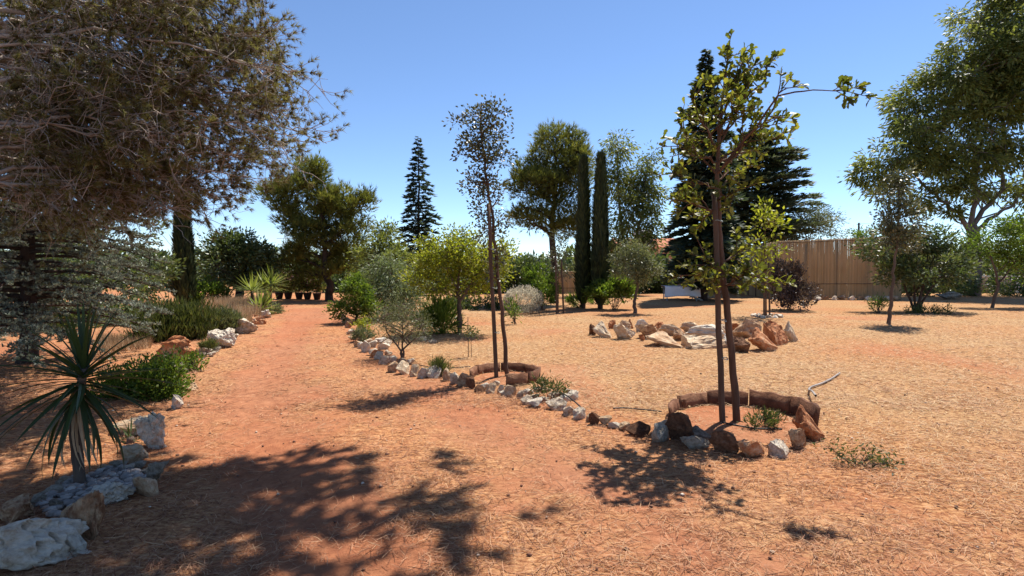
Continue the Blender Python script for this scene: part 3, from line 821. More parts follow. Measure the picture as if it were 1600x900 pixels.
# ------------------------------------------------------------------ the big pine at the left, reaching over the drive
def big_pine():
    foot = np.array([-6.3, 5.3, 0.0]); foot[2] = gz(foot)
    t = thing('pine_tree', foot, 'huge brownish pine with bare twigs overhanging the left of the drive', 'tree')
    tb = MB(); tw = MB(); fb = MB()
    tp = np.array([foot + [0, 0, -.1], [-6.25, 5.3, 2], [-6.1, 5.4, 4.2], [-5.8, 5.5, 6.5], [-5.4, 5.6, 8.5], [-5.2, 5.7, 10.4]])
    tt = np.linspace(0, 5, 24)
    trunk = np.stack([np.interp(tt, np.arange(6), tp[:, i]) for i in range(3)], -1)
    trad = np.linspace(.30, .05, 24)
    tb.tube(trunk, trad, 10)
    # ends of the limbs in view: photo pixel and distance; then limbs high over the drive and around the trunk
    view = [(455, 130, 7.6), (462, 205, 7.4), (430, 205, 6.6), (415, 60, 7.8), (400, 15, 7.2), (395, 250, 7.2), (350, 270, 6.8), (330, 310, 7.0), (280, 300, 6.6),
            (240, 320, 6.4), (200, 300, 7.4), (150, 310, 6.2), (100, 330, 6.6), (60, 320, 7.2), (380, 100, 6.2), (340, 40, 6.6), (330, 150, 6.4), (290, 210, 6.0), (250, 110, 6.0),
            (210, 220, 5.8), (150, 150, 5.8), (120, 240, 6.2), (60, 180, 6.0), (60, 60, 6.2), (200, 40, 6.4), (300, -20, 6.8), (430, 165, 8.0), (300, 90, 7.6), (220, 170, 7.8), (120, 60, 7.6),
            (20, 260, 6.8), (370, 200, 7.8), (310, 250, 8.0), (420, 240, 7.9), (100, 120, 8.2), (440, 90, 7.0), (20, 110, 7.8), (180, 260, 8.0), (260, 20, 8.0), (360, 305, 7.6), (400, 160, 6.9), (250, 270, 7.2),
            (30, 40, 9.2), (90, 150, 9.6), (160, 90, 9.0), (220, 210, 9.4), (280, 130, 9.8), (140, 280, 9.2), (60, 250, 10), (330, 230, 9.6), (250, 30, 9.8), (350, 80, 9.3), (30, 180, 9.5), (200, 300, 10), (380, 190, 9.0), (120, 20, 10)]
    ends = [P(*v) for v in view]
    over = []
    for a in np.linspace(0, 1, 72):
        q = rng.random() ** .5
        ang = rng.uniform(-2.0, 2.6)
        h = rng.uniform(5.9, 7.8)
        c = np.array([-.78, 4.85]) + np.array([math.cos(ang), math.sin(ang)]) * q * 2.6
        over.append(np.array([c[0] + .34 * (h - 6), c[1] + .43 * (h - 6), h]))
    for p in over:
        if (p[2] - EYE) / p[1] * FPX < 520: p[2] = EYE + 530 / FPX * p[1]
    around = [np.array([-6 + 3.2 * math.cos(a), 5 + 3.2 * math.sin(a), z]) for a, z in zip(rng.uniform(1.6, 4.6, 6), rng.uniform(4.5, 8.5, 6))]
    crown = [np.array([-5.2 + 2.2 * math.cos(a), 5.6 + 2.2 * math.sin(a), z]) for a, z in zip(rng.uniform(0, 6.28, 5), rng.uniform(8, 10.6, 5))]
    for gi, e in enumerate(ends + over + around + crown):
        seen = gi < len(ends)
        hz = np.linalg.norm(e[:2] - trunk[0][:2])
        zt = np.clip(e[2] - .12 * hz + rng.uniform(-.2, .5), 2.2, 9.8)
        j = int(np.argmin(np.abs(trunk[:, 2] - zt)))
        limb = curve_pts(trunk[j], e, 12, .10, .012)
        L = np.linalg.norm(e - trunk[j])
        tb.tube(limb, np.linspace(min(.008 * L + .008, .06), .006, 12), 5)
        ldir = unit(e - trunk[j])
        ns = int((15 if seen else 10) * max(1, L / 3.2))
        for s in range(ns):
            u = .30 + .70 * rng.random() ** .7
            p0 = np.array([np.interp(u, np.linspace(0, 1, 12), limb[:, i]) for i in range(3)])
            dr = unit(ldir * .75 + rvec(1)[0] * [.8, .8, .5] + [0, 0, -.12])
            sl = rng.uniform(.45, 1.05) * (1.15 - .5 * u)
            e2 = p0 + dr * sl + [0, 0, -.10 * sl]
            sub = curve_pts(p0, e2, 6, .05, .035)
            tb.tube(sub, np.linspace(.0085, .0035, 6), 4, cap=False)
            bare = seen and rng.random() < (.50 if e[0] < -3.6 else .18)
            nt_ = 11 if seen else 4
            for q in range(nt_):
                v = rng.uniform(.15, 1)
                b0 = np.array([np.interp(v, np.linspace(0, 1, 6), sub[:, i]) for i in range(3)])
                d2 = unit(dr * .55 + rvec(1)[0] * .8 + [0, 0, -.15 if bare else .15])
                l2 = rng.uniform(.16, .42)
                b1 = b0 + d2 * l2 + [0, 0, -.07 if bare else .02]
                if seen:
                    tg = curve_pts(b0, b1, 4 if bare else 3, .12 if bare else -.05, .07)
                    tw.tube(tg, np.linspace(.0045, .0022, len(tg)), 3, cap=False)
                m = 1 if bare and rng.random() < .75 else (4 if seen else 5)
                if bare and m == 1: continue
                f = rng.uniform(.55 if seen else .3, 1.05, m)[:, None]
                cpos = b0 + (b1 - b0) * f
                fb.tufts(cpos, np.tile(d2, (m, 1)) + rng.normal(size=(m, 3)) * .35 + [0, 0, .15], 14 if seen else 7, .085 if seen else .19, .0072 if seen else .042, .75, rng.random(m))
    tb.build('trunk', M['bark_pine'], t, True)
    tw.build('twigs', M['bark_pine'], t, False, 'stuff')
    fb.build('crown', M['needle_brown'], t)
big_pine()

# ------------------------------------------------------------------ left side trees and plants
def blue_cedar():
    foot = G(42, 566); D = foot[1]; foot[2] = gz(foot)
    t = thing('blue_cedar_tree', foot, 'silvery blue cedar with drooping layered boughs under the big pine', 'tree')
    tb = MB(); fb = MB(); r = np.random.default_rng(8)
    H = 5.2
    tb.tube(np.array([foot + [0, 0, -.1], foot + [.05, 0, .5], foot + [.05, .05, 2.6], foot + [0, .1, 4.0], foot + [0, .1, H]]), [.17, .115, .09, .055, .015], 9)
    for i in range(135):
        z = .55 + (H - .7) * (i / 135.0)
        L = (2.75 * (1 - (z / H) ** 1.6) + .25) * r.uniform(.6, 1.05)
        az = i * 2.39996 + r.normal() * .25
        out = np.array([math.cos(az), math.sin(az), 0]); sd = np.array([-out[1], out[0], 0])
        s = np.linspace(0, 1, 7)
        f = lambda s: foot + [0, 0, z] + out * (s * L)[:, None] + np.array([0, 0, 1.0]) * ((.12 * s - .30 * s ** 2) * L)[:, None]
        tb.tube(f(s), np.linspace(.018 + .008 * L, .005, 7), 5, cap=False)
        m = int(13 * L) + 3
        for q, sg in zip(r.random(m) ** .7, r.choice([-1, 1], m)):
            b0 = f(np.array([q]))[0]
            ll = r.uniform(.2, .55) * (1.15 - .6 * q)
            dd = unit(out * r.uniform(.3, 1.0) + sd * sg * r.uniform(.4, 1) + np.array([0, 0, r.normal() * .12 - .05]))
            b1 = b0 + dd * ll + [0, 0, -.04 * ll]
            tb.tube(np.array([b0, (b0 + b1) / 2 + [0, 0, .02], b1]), [.005, .004, .002], 3, cap=False)
            k = int(ll * 36)
            g = r.random(k)[:, None]
            c = b0 + (b1 - b0) * g + r.normal(size=(k, 3)) * .012
            fb.tufts(c, np.tile(dd * .3 + [0, 0, .9], (k, 1)) + r.normal(size=(k, 3)) * .4, 5, .055, .024, .9, np.clip(r.normal(.55, .22, k), 0, 1))
    tb.build('trunk', M['bark_dark'], t, True)
    fb.build('crown', M['needle_blue'], t)
blue_cedar()

bush('laurel_shrub', 'dark shrubbery on the ground left behind the cedar trunk', (20, 545), [(20, 505, 60, 34), (90, 500, 50, 34), (-60, 500, 60, 40)], 'leaf_dark', 5000, .12, .055, D=14, up=.3, clump=.10)
bush('laurel_shrub', 'dark shrubbery between the cedar and the rosemary hedge', (180, 530), [(170, 495, 50, 30), (225, 498, 36, 24), (130, 500, 40, 28)], 'leaf_dark', 5000, .12, .055, D=15.5, up=.3, clump=.10)
cypress('dark columnar cypress behind the blue cedar on the left', 287, 21.5, 285, 18, 9000, None, 4)
tree('laurel_tree', 'dark leafy evergreen tree at the left frame edge behind the cedar', (-30, 0), 13.5, [(-30, 470), (-20, 430)], .12,
     [(-20, 440, 70, 60), (60, 470, 50, 40), (90, 420, 50, 40), (0, 370, 60, 50)], 'leaf_dark', 7000, .11, .05, .12, bark='bark_dark')
tree('evergreen_tree', 'tall dark tree filling the gap behind the blue cedar', (150, 0), 19, [(150, 440), (155, 380)], .14,
     [(140, 400, 70, 60), (210, 430, 50, 45), (80, 380, 60, 60), (180, 350, 60, 50), (230, 470, 40, 20), (40, 440, 60, 40)], 'leaf_dark', 9000, .16, .07, .16, bark='bark_dark')
tree('holm_oak_tree', 'round dark green holm oak left of the drive end', (374, 0), 24.5, None, .13,
     [(370, 405, 48, 36), (338, 415, 26, 28), (402, 412, 28, 32), (368, 378, 30, 18), (352, 390, 30, 24), (395, 392, 24, 22), (365, 437, 46, 16)], 'leaf_dark', 9500, .17, .085, .17, n_clump=240, bark='bark_dark',
     trunks=[[(370, 445), (362, 415)], [(380, 445), (386, 410)]])
tree('pine_tree', 'broad green umbrella-like pine standing at the end of the drive', (514, 0), 25.8, [(513, 445), (509, 410), (502, 340), (495, 285)], .21,
     [(478, 283, 40, 30), (440, 305, 30, 24), (520, 318, 42, 32), (560, 322, 26, 26), (490, 345, 55, 30), (455, 340, 34, 26), (530, 360, 46, 28), (472, 385, 32, 24), (522, 395, 46, 24), (490, 262, 22, 16), (500, 425, 50, 16), (425, 295, 16, 18), (455, 412, 24, 22)],
     'needle_pine', 10500, .30, .030, .15, n_clump=420, kind='needle', tuft=6, up=.65, spread=.42, bark='bark_dark', n_limb=40)
bush('green_bush', 'dense green bush beside the cypress left of the drive', (322, 478), [(322, 455, 26, 20), (338, 462, 18, 14), (306, 460, 18, 16)], 'leaf_green', 2600, .13, .07, D=23)
bush('rosemary_bush', 'wide upright rosemary-like hedge behind the orange boulder', (278, 530), [(250, 506, 34, 20), (285, 503, 34, 20), (310, 508, 20, 16), (265, 515, 46, 12)], 'leaf_rose', 7000, .17, .022, up=1.6, kind='needle', tuft=2, spread=.22, clump=.10)
bush('lavender_bush', 'rounded grey-green lavender bush next to the rosemary hedge', (353, 522), [(353, 504, 25, 17)], 'leaf_olive', 4200, .12, .018, up=.7, kind='needle', tuft=2, spread=.3, clump=.05)
bush('low_herb', 'tiny grey-green herb between orange and white boulders', (322, 550), [(322, 541, 13, 9)], 'leaf_rose', 900, .07, .012, up=.6, kind='needle', tuft=2, clump=.03)
bush('creeper', 'bright green leafy creeper sprawling between yucca and orange boulder', (225, 645), [(215, 595, 32, 24), (248, 600, 36, 22), (200, 625, 32, 18), (262, 575, 26, 14), (240, 630, 34, 12), (180, 600, 24, 24), (272, 628, 12, 8)],
     'leaf_green', 9000, .05, .026, D=6.6, up=.35, clump=.045, stems=24, n_clump=420)
bush('creeper', 'sprig of green creeper growing against the orange boulder', (300, 583), [(300, 566, 16, 12), (285, 575, 20, 9)], 'leaf_green', 900, .05, .024, D=8.2, clump=.03)

def grass_patch(name, label, poly_px, n, h, mat, w=.006):
    pts = np.array([G(*p)[:2] for p in poly_px]); lo, hi = pts.min(0), pts.max(0)
    q = rng.uniform(lo, hi, (n * 3, 2)); ins = np.zeros(len(q), bool)
    for a, b in zip(pts, np.roll(pts, -1, 0)):
        c = ((a[1] > q[:, 1]) != (b[1] > q[:, 1])) & (q[:, 0] < (b[0] - a[0]) * (q[:, 1] - a[1]) / (b[1] - a[1] + 1e-9) + a[0])
        ins ^= c
    q = q[ins][:n]; n = len(q)
    mb = MB()
    mb.blades(np.stack([q[:, 0], q[:, 1], ht(q[:, 0], q[:, 1])], -1), rng.normal(size=(n, 3)) * .28 + [0, 0, 1], h * rng.uniform(.5, 1.2, n), w * (1 + q[:, 1] * .06), None, 'needle')
    tag(mb.build(name, M[mat]), label, 'grass', kind='stuff')
grass_patch('dry_grass', 'tall tan dry grass behind the left boulders', [(318, 482), (420, 478), (414, 492), (385, 510), (372, 505), (345, 490)], 9000, .50, 'dry_grass', .010)
grass_patch('dry_grass', 'dry yellow grass under the blue cedar', [(150, 530), (240, 530), (235, 545), (160, 552)], 2500, .22, 'dry_grass')

# the yucca in the left foreground: every sword leaf its own part
def sword_mesh(name, droop, w, mat, n=8):
    s = np.linspace(0, 1, n)
    prof = w * np.minimum(1, .55 + s * 2.2) * np.clip(1 - s, 0, 1) ** .55
    x = s * np.cos(droop * s * .6); z = -np.sin(droop * s) * s * .55
    v = []
    for i in range(n):
        v += [(x[i], -prof[i], z[i] + prof[i] * .35), (x[i], 0, z[i]), (x[i], prof[i], z[i] + prof[i] * .35)]
    f = []
    for i in range(n - 1):
        a = i * 3
        f += [(a, a + 1, a + 4, a + 3), (a + 1, a + 2, a + 5, a + 4)]
    me = bpy.data.meshes.new(name)
    me.from_pydata(v, [], f)
    at = me.attributes.new('rnd', 'FLOAT', 'POINT')
    at.data.foreach_set('value', np.full(len(v), rng.random(), np.float32))
    me.materials.append(mat)
    return me

def yucca():
    g = G(126, 757); D = g[1]; g[2] = gz(g)
    t = thing('yucca_plant', g, 'spiky dark yucca on a bare stem in the left foreground', 'plant')
    top = P(131, 575, D)
    pts = np.array([g + [0, 0, -.05], P(122, 720, D), P(117, 680, D), P(120, 640, D), P(127, 600, D), top])
    tt = np.linspace(0, 5, 18)
    path = np.stack([np.interp(tt, np.arange(6), pts[:, i]) for i in range(3)], -1)
    mb = MB(); mb.tube(path, np.linspace(.040, .028, 18) * (1 + .06 * rng.normal(size=18)), 10)
    mb.build('trunk', M['bark'], t, True)
    meshes = [sword_mesh('leaf', dr, w, M['yucca']) for dr, w in ((.08, .036), (.18, .034), (.35, .037), (.6, .036), (.95, .040))]
    dead = sword_mesh('leaf', 1.1, .024, M['dry_grass'])
    n = 100
    for i in range(n):
        u = (i + .5) / n                       # 0: top of the head, 1: lowest leaves
        az = i * 2.39996
        el = 1.45 - 2.55 * u ** .82 + rng.normal() * .10
        s = np.clip(.72 + .28 * u, 0, 1)
        base = np.array([np.interp(1.0 - .36 * u, np.linspace(0, 1, 18), path[:, k]) for k in range(3)])
        L = rng.uniform(.50, .66) * (.82 + .25 * min(1, u * 2.5)) * (1.0 if u < .8 else .85)
        me = meshes[min(4, int(u * 4 + rng.random() * 1.6))]
        if u > .9 or (u > .7 and rng.random() < .15): me = dead
        o = bpy.data.objects.new('leaf', me)
        o.parent = t
        o.location = base - g
        o.rotation_euler = (rng.normal() * .2, -el, az)
        o.scale = (L, L * 1.0, L)
        col.objects.link(o)
yucca()

def sword_plant(name, label, px, pyb, heads, L, n, group, D=None, mat='yucca_lit'):
    g = G(px, pyb) if D is None else np.array([(px - 800) / FPX * D, D, 0]); D = g[1]; g[2] = gz(g)
    t = thing(name, g, label, 'plant', group)
    tb = MB(); fb = MB()
    for hx, hy in heads:
        h = P(hx, hy, D)
        tb.tube(curve_pts(g + [0, 0, -.05], h, 6, .0, .03), np.linspace(.07, .05, 6) * (1 if h[2] > .3 else .6), 7)
        d = rvec(n); d[:, 2] = np.abs(d[:, 2]) * 1.3 - .35
        fb.blades(h + rng.normal(size=(n, 3)) * .03, d, L * rng.uniform(.8, 1.1, n), L * .085, None, 'leaf', np.tile([0, 0, 1.0], (n, 1)))
    tb.build('stem', M['bark'], t, True)
    fb.build('foliage', M[mat], t)
YG = 'sword-leaved plants by the drive end'
sword_plant('sword_leaf_plant', 'leftmost yellow-green sword-leaved plant before the holm oak', 396, 490, [(394, 455)], .75, 60, YG)
sword_plant('sword_leaf_plant', 'tallest sword-leaved plant with two heads by the drive', 422, 486, [(424, 444), (412, 450)], .75, 60, YG)
sword_plant('sword_leaf_plant', 'stemless sword-leaved clump low beside the left border rocks', 408, 493, [(407, 482), (403, 488)], .8, 55, YG)
bush('grey_tuft', 'small grey tuft at the far left corner of the drive', (430, 490), [(430, 485, 6, 5)], 'leaf_olive', 400, .12, .02, kind='needle', tuft=2)
sword_plant('young_agave', 'small dark agave rosette beside the layered white block', 203, 690, [(203, 683)], .20, 18, None, mat='yucca')

# oleanders in a row across the end of the drive
for i, (px, pk) in enumerate(((436, .0), (450, .5), (467, .9), (480, .8), (495, .2))):
    where = ['leftmost', 'second', 'middle', 'fourth', 'rightmost'][i]
    D = 27.0; gx = (px - 800) / FPX * D; g = np.array([gx, D, float(ht(gx, D))])
    t = thing('potted_oleander', g, f'{where} of the five potted oleanders closing the drive' if i != 2 else 'middle potted oleander with the most pink flowers at drive end', 'plant', 'potted oleanders across the drive end')
    mb = MB()
    z = np.array([0, .02, .28, .33, .33, .29]); rr = np.array([.13, .14, .20, .22, .19, .17])
    mb.tube(np.stack([np.full(6, gx), np.full(6, D), g[2] + z + np.arange(6) * 1e-4], -1), rr, 12); mb.build('pot', M['pot'], t, False)
    C = g + [0, 0, .82] + ball(40, 3) * [.40, .40, .46]
    fb = MB(); k = rng.integers(0, 40, 700)
    fb.blades(C[k] + rng.normal(size=(700, 3)) * .06, rvec(700) + [0, 0, .6], .18, .05); fb.build('foliage', M['leaf_euc'], t)
    sb = MB()
    for c in C[:8]: sb.tube(curve_pts(g + [0, 0, .35], c, 4, 0, .03), [.015, .012, .01, .006], 4)
    sb.build('stem', M['bark'], t)
    if pk > 0:
        k = int(260 * pk); q = C[rng.integers(0, 40, k)] + rng.normal(size=(k, 3)) * .07 + [0, 0, .18]
        pb = MB(); pb.blades(q, rvec(k), .10, .09); pb.build('flowers', M['pink'], t, False, 'stuff')

# ------------------------------------------------------------------ middle trees and plants
conifer('fir_tree', 'slim dark fir rising behind the lime green tree', 655, 31, 213, lambda u: 1.75 * (1 - u) ** .8 * (1 if u > .3 else .9), 120, 'needle_dark', .40, .11, 62, .25, .42, seed=3, lat=.55)
tree('lime_tree', 'bright green small tree at the right edge of the drive', (556, 0), 15.4, [(556, 492), (555, 470)], .045,
     [(555, 462, 28, 26), (538, 482, 16, 14), (572, 482, 18, 18), (550, 445, 18, 14)], 'leaf_green', 4600, .085, .045, .085, bark='bark_dark')
tree('pepper_tree', 'pale grey-green drooping tree between the drive and the lime tree', (612, 0), 17, [(612, 480), (612, 440)], .08,
     [(612, 425, 40, 30), (588, 445, 26, 28), (640, 448, 30, 30), (615, 460, 40, 24), (600, 480, 36, 16), (640, 480, 30, 18)], 'leaf_pepper', 8500, .15, .03, .12, droop=.55, n_clump=240)
tree('almond_tree', 'mid-green tree behind the pale drooping tree', (600, 0), 24, [(600, 440), (600, 400)], .10,
     [(600, 390, 32, 24), (576, 405, 22, 24), (628, 405, 26, 24), (590, 425, 36, 20), (606, 362, 12, 16), (598, 372, 16, 16)], 'leaf_euc', 6000, .17, .07, .15)
tree('apricot_tree', 'sunlit yellow-green tree with a forked trunk by the olive bush', (718, 0), 12.9, None, .055,
     [(700, 402, 44, 30), (742, 400, 40, 32), (672, 415, 26, 26), (766, 425, 30, 34), (720, 372, 34, 18), (690, 446, 36, 18), (785, 400, 16, 26), (650, 440, 16, 16), (735, 440, 34, 20), (668, 375, 12, 14)],
     'leaf_lime', 9500, .078, .045, .10, n_clump=300, trunks=[[(717, 470), (712, 450), (695, 415)], [(717, 470), (735, 445), (755, 415)], [(717, 470), (716, 440), (722, 395)]], n_limb=26)
tree('olive_bush', 'thin grey olive bush with sparse twigs beside the white rocks', (628, 0), 9.5, None, .022,
     [(628, 500, 40, 24), (600, 493, 22, 20), (658, 505, 24, 22), (640, 520, 30, 14), (610, 515, 20, 14), (625, 482, 30, 14)], 'leaf_olive', 4300, .045, .011, .07, n_clump=230, cat='shrub',
     trunks=[[(626, 548), (605, 520), (598, 500)], [(630, 545), (648, 530), (660, 505)], [(628, 545), (630, 515), (628, 490)]], n_limb=40, limb_r=.5)
bush('cycad', 'dark green arching fronds under the yellow-green tree', (690, 522), [(690, 500, 26, 18), (675, 505, 18, 14)], 'leaf_green', 1500, .34, .03, up=.6, clump=.06, kind='leaf')
bush('dark_underbrush', 'dark low shrub mass behind the yellow-green tree', (745, 490), [(745, 474, 34, 12), (715, 472, 26, 14), (775, 478, 20, 8)], 'leaf_dark', 2600, .14, .05, D=21)
bush('santolina_bush', 'clipped silvery dome-shaped bush on the lawn', (818, 488), [(818, 467, 29, 20), (812, 470, 26, 16)], 'leaf_grey', 9000, .06, .022, up=.2, bias=9, clump=.025, n_clump=1200)
bush('oleander_shrub', 'tall fresh green shrub behind the silvery dome bush', (847, 484), [(845, 440, 26, 26), (855, 460, 18, 18), (832, 430, 14, 14)], 'leaf_green', 3200, .14, .045, D=20.5, up=.7)
bush('seedling', 'small bright green plant in front of the silvery dome bush', (803, 507), [(803, 482, 9, 12)], 'leaf_green', 330, .11, .035, up=.6, stems=6)
bush('fern_clump', 'low pale green fern clump beside the twin stakes', (905, 481), [(905, 472, 16, 7)], 'leaf_green', 420, .30, .035, up=.5, clump=.03)
bush('fern_clump', 'flatter second fern clump nearer the small grey tree', (935, 476), [(935, 471, 14, 4)], 'leaf_green', 320, .26, .03, up=.3, clump=.03)
bush('green_shrub', 'broad glossy green shrub before the cypresses', (960, 480), [(945, 453, 24, 13), (970, 446, 22, 14), (978, 458, 18, 12), (930, 458, 12, 9)], 'leaf_green', 3600, .15, .06, D=20.5, up=.4, stems=14)
tree('olive_tree', 'small grey-green tree standing on the lawn before the table', (993, 0), 18.9, [(992, 470), (996, 445), (994, 415)], .075,
     [(990, 402, 28, 20), (1010, 415, 20, 18), (972, 415, 18, 20), (1000, 430, 26, 16), (985, 388, 18, 12), (962, 402, 10, 14)], 'leaf_olive', 5200, .10, .04, .11)
tree('pine_tree', 'tall domed pine with a bare lower trunk left of the cypresses', (866, 0), 24, [(865, 420), (864, 350), (868, 290), (868, 240)], .19,
     [(865, 235, 46, 30), (828, 262, 30, 26), (905, 235, 22, 30), (845, 285, 44, 22), (890, 285, 36, 30), (868, 212, 34, 16), (815, 290, 20, 20), (900, 262, 26, 24), (860, 310, 40, 14), (845, 340, 45, 26), (890, 345, 30, 26)],
     'needle_pine', 8500, .26, .026, .15, n_clump=400, kind='needle', tuft=6, up=.6, spread=.42, bark='bark_dark', n_limb=60)
CYP = 'twin cypresses beside the tall pine'
cypress('left one of the twin dark cypresses beside the tall pine', 911, 21.3, 247, 13, 9000, CYP, 5)
cypress('right one of the twin dark cypresses, slightly wider', 938, 21.0, 243, 16, 11000, CYP, 6)
tree('eucalyptus_tree', 'airy pale eucalyptus behind the cypresses with sky between its branches', (985, 0), 32, None, .14,
     [(965, 232, 18, 22), (958, 280, 20, 34), (1004, 275, 20, 30), (1018, 300, 16, 36), (976, 335, 26, 34), (1002, 375, 28, 24), (1020, 250, 9, 12), (988, 300, 20, 20), (960, 380, 20, 30), (1015, 345, 16, 24)],
     'leaf_euc', 11000, .26, .08, .22, n_clump=300, droop=.6, bark='bark_pale', trunks=[[(975, 400), (968, 320), (964, 240)], [(988, 400), (1005, 330), (1008, 270)]], n_limb=24)
tree('sapling_tree', 'thin young staked tree in front of the tall pine', (872, 0), 19, [(872, 450), (874, 400)], .028,
     [(874, 405, 14, 26), (872, 375, 9, 16), (878, 430, 10, 12)], 'leaf_holm', 900, .09, .04, .09, bark='bark_red', n_limb=10)
bush('weed_tuft', 'fresh green tuft behind the white border stones', (685, 588), [(685, 575, 12, 8)], 'leaf_rose', 520, .10, .010, kind='needle', tuft=2, up=.9, clump=.03)
bush('grey_herb', 'grey cushion herb at the border beneath the small green tree', (565, 534), [(567, 524, 16, 9)], 'leaf_olive', 1200, .06, .014, kind='needle', tuft=2, clump=.03)
bush('leafy_weed', 'yellowish leafy weed beside the small tree at the drive edge', (570, 517), [(570, 508, 12, 7)], 'leaf_lime', 420, .08, .03)
bush('rubble_weed', 'sprawling weeds rising from the flat white stone bed', (862, 622), [(862, 602, 20, 10), (842, 600, 10, 12), (872, 612, 14, 6)], 'leaf_rose', 520, .055, .016, up=.4, clump=.03, stem_r=.004)
bush('planter_weed', 'small green weeds growing inside the near planter', (1188, 668), [(1185, 657, 22, 7), (1205, 655, 12, 6)], 'leaf_rose', 700, .05, .012, up=.5, clump=.02, stem_r=.004)
bush('lawn_weed', 'straggly dark weed lying on the straw right of the near planter', (1350, 728), [(1330, 712, 24, 7), (1372, 722, 26, 8), (1350, 705, 14, 8), (1395, 735, 10, 4), (1305, 700, 14, 4)], 'leaf_rose', 380, .04, .014, up=.15, clump=.03, stems=26, stem_r=.004)

# a thin sapling tied to a reddish cane
g = G(732, 557); g[2] = gz(g)
t = thing('cane_sapling', g, 'tiny sapling tied to a thin reddish cane on the lawn', 'plant')
mb = MB(); mb.tube(np.array([g + [0, 0, -.05], P(731, 495, g[1])]), [.007, .006], 5); mb.build('cane', M['bark_red'], t)
mb = MB(); mb.tube(curve_pts(g + [.05, 0, -.03], P(736, 512, g[1]), 5, 0, .02), [.006, .005, .004, .003, .002], 4); mb.build('stem', M['bark_red'], t)
fb = MB(); c = P(736, 520, g[1]) + rng.normal(size=(160, 3)) * [.09, .07, .06]; fb.blades(c, rvec(160) + [0, 0, .2], .06, .02); fb.build('foliage', M['leaf_rose'], t)

# ------------------------------------------------------------------ the two staked young trees in front
def stake(px, pyb, top, r, label, ties=()):
    g = G(px, pyb); D = g[1]; g[2] = gz(g)
    t = thing('tree_stake', g, label, 'stake', 'stakes holding young trees')
    e = P(top[0], top[1], D)
    mb = MB(); mb.tube(curve_pts(g + [0, 0, -.1], e, 8, 0, .002), np.linspace(r, r * .82, 8), 10); mb.build('pole', M['stake'], t, True)
    for ty in ties:
        k = (pyb - ty) / (pyb - top[1]); c = g + (e - g) * k
        a = np.linspace(0, 2 * math.pi, 13)
        ring = c + np.stack([r * 1.25 * np.cos(a) + .03, r * 1.3 * np.sin(a), .01 * np.sin(a * 2)], -1)
        mb = MB(); mb.tube(ring, .005, 5, cap=False); mb.build('tie', M['tie'], t)

# near tree: a young oak with big lobed leaves
def oak_leaf_template():
    s = np.array([0, .18, .32, .45, .58, .72, .86, 1.0])
    w = np.array([.03, .14, .10, .22, .17, .27, .20, .02])
    v = []; 
    for a, b in zip(s, w): v += [(a, -b, b * .25 + .04 * math.sin(a * 3)), (a, 0, .04 * math.sin(a * 3)), (a, b, b * .25 + .04 * math.sin(a * 3))]
    f = []
    for i in range(len(s) - 1): f += [(3 * i, 3 * i + 1, 3 * i + 4, 3 * i + 3), (3 * i + 1, 3 * i + 2, 3 * i + 5, 3 * i + 4)]
    return np.array(v), np.array(f)

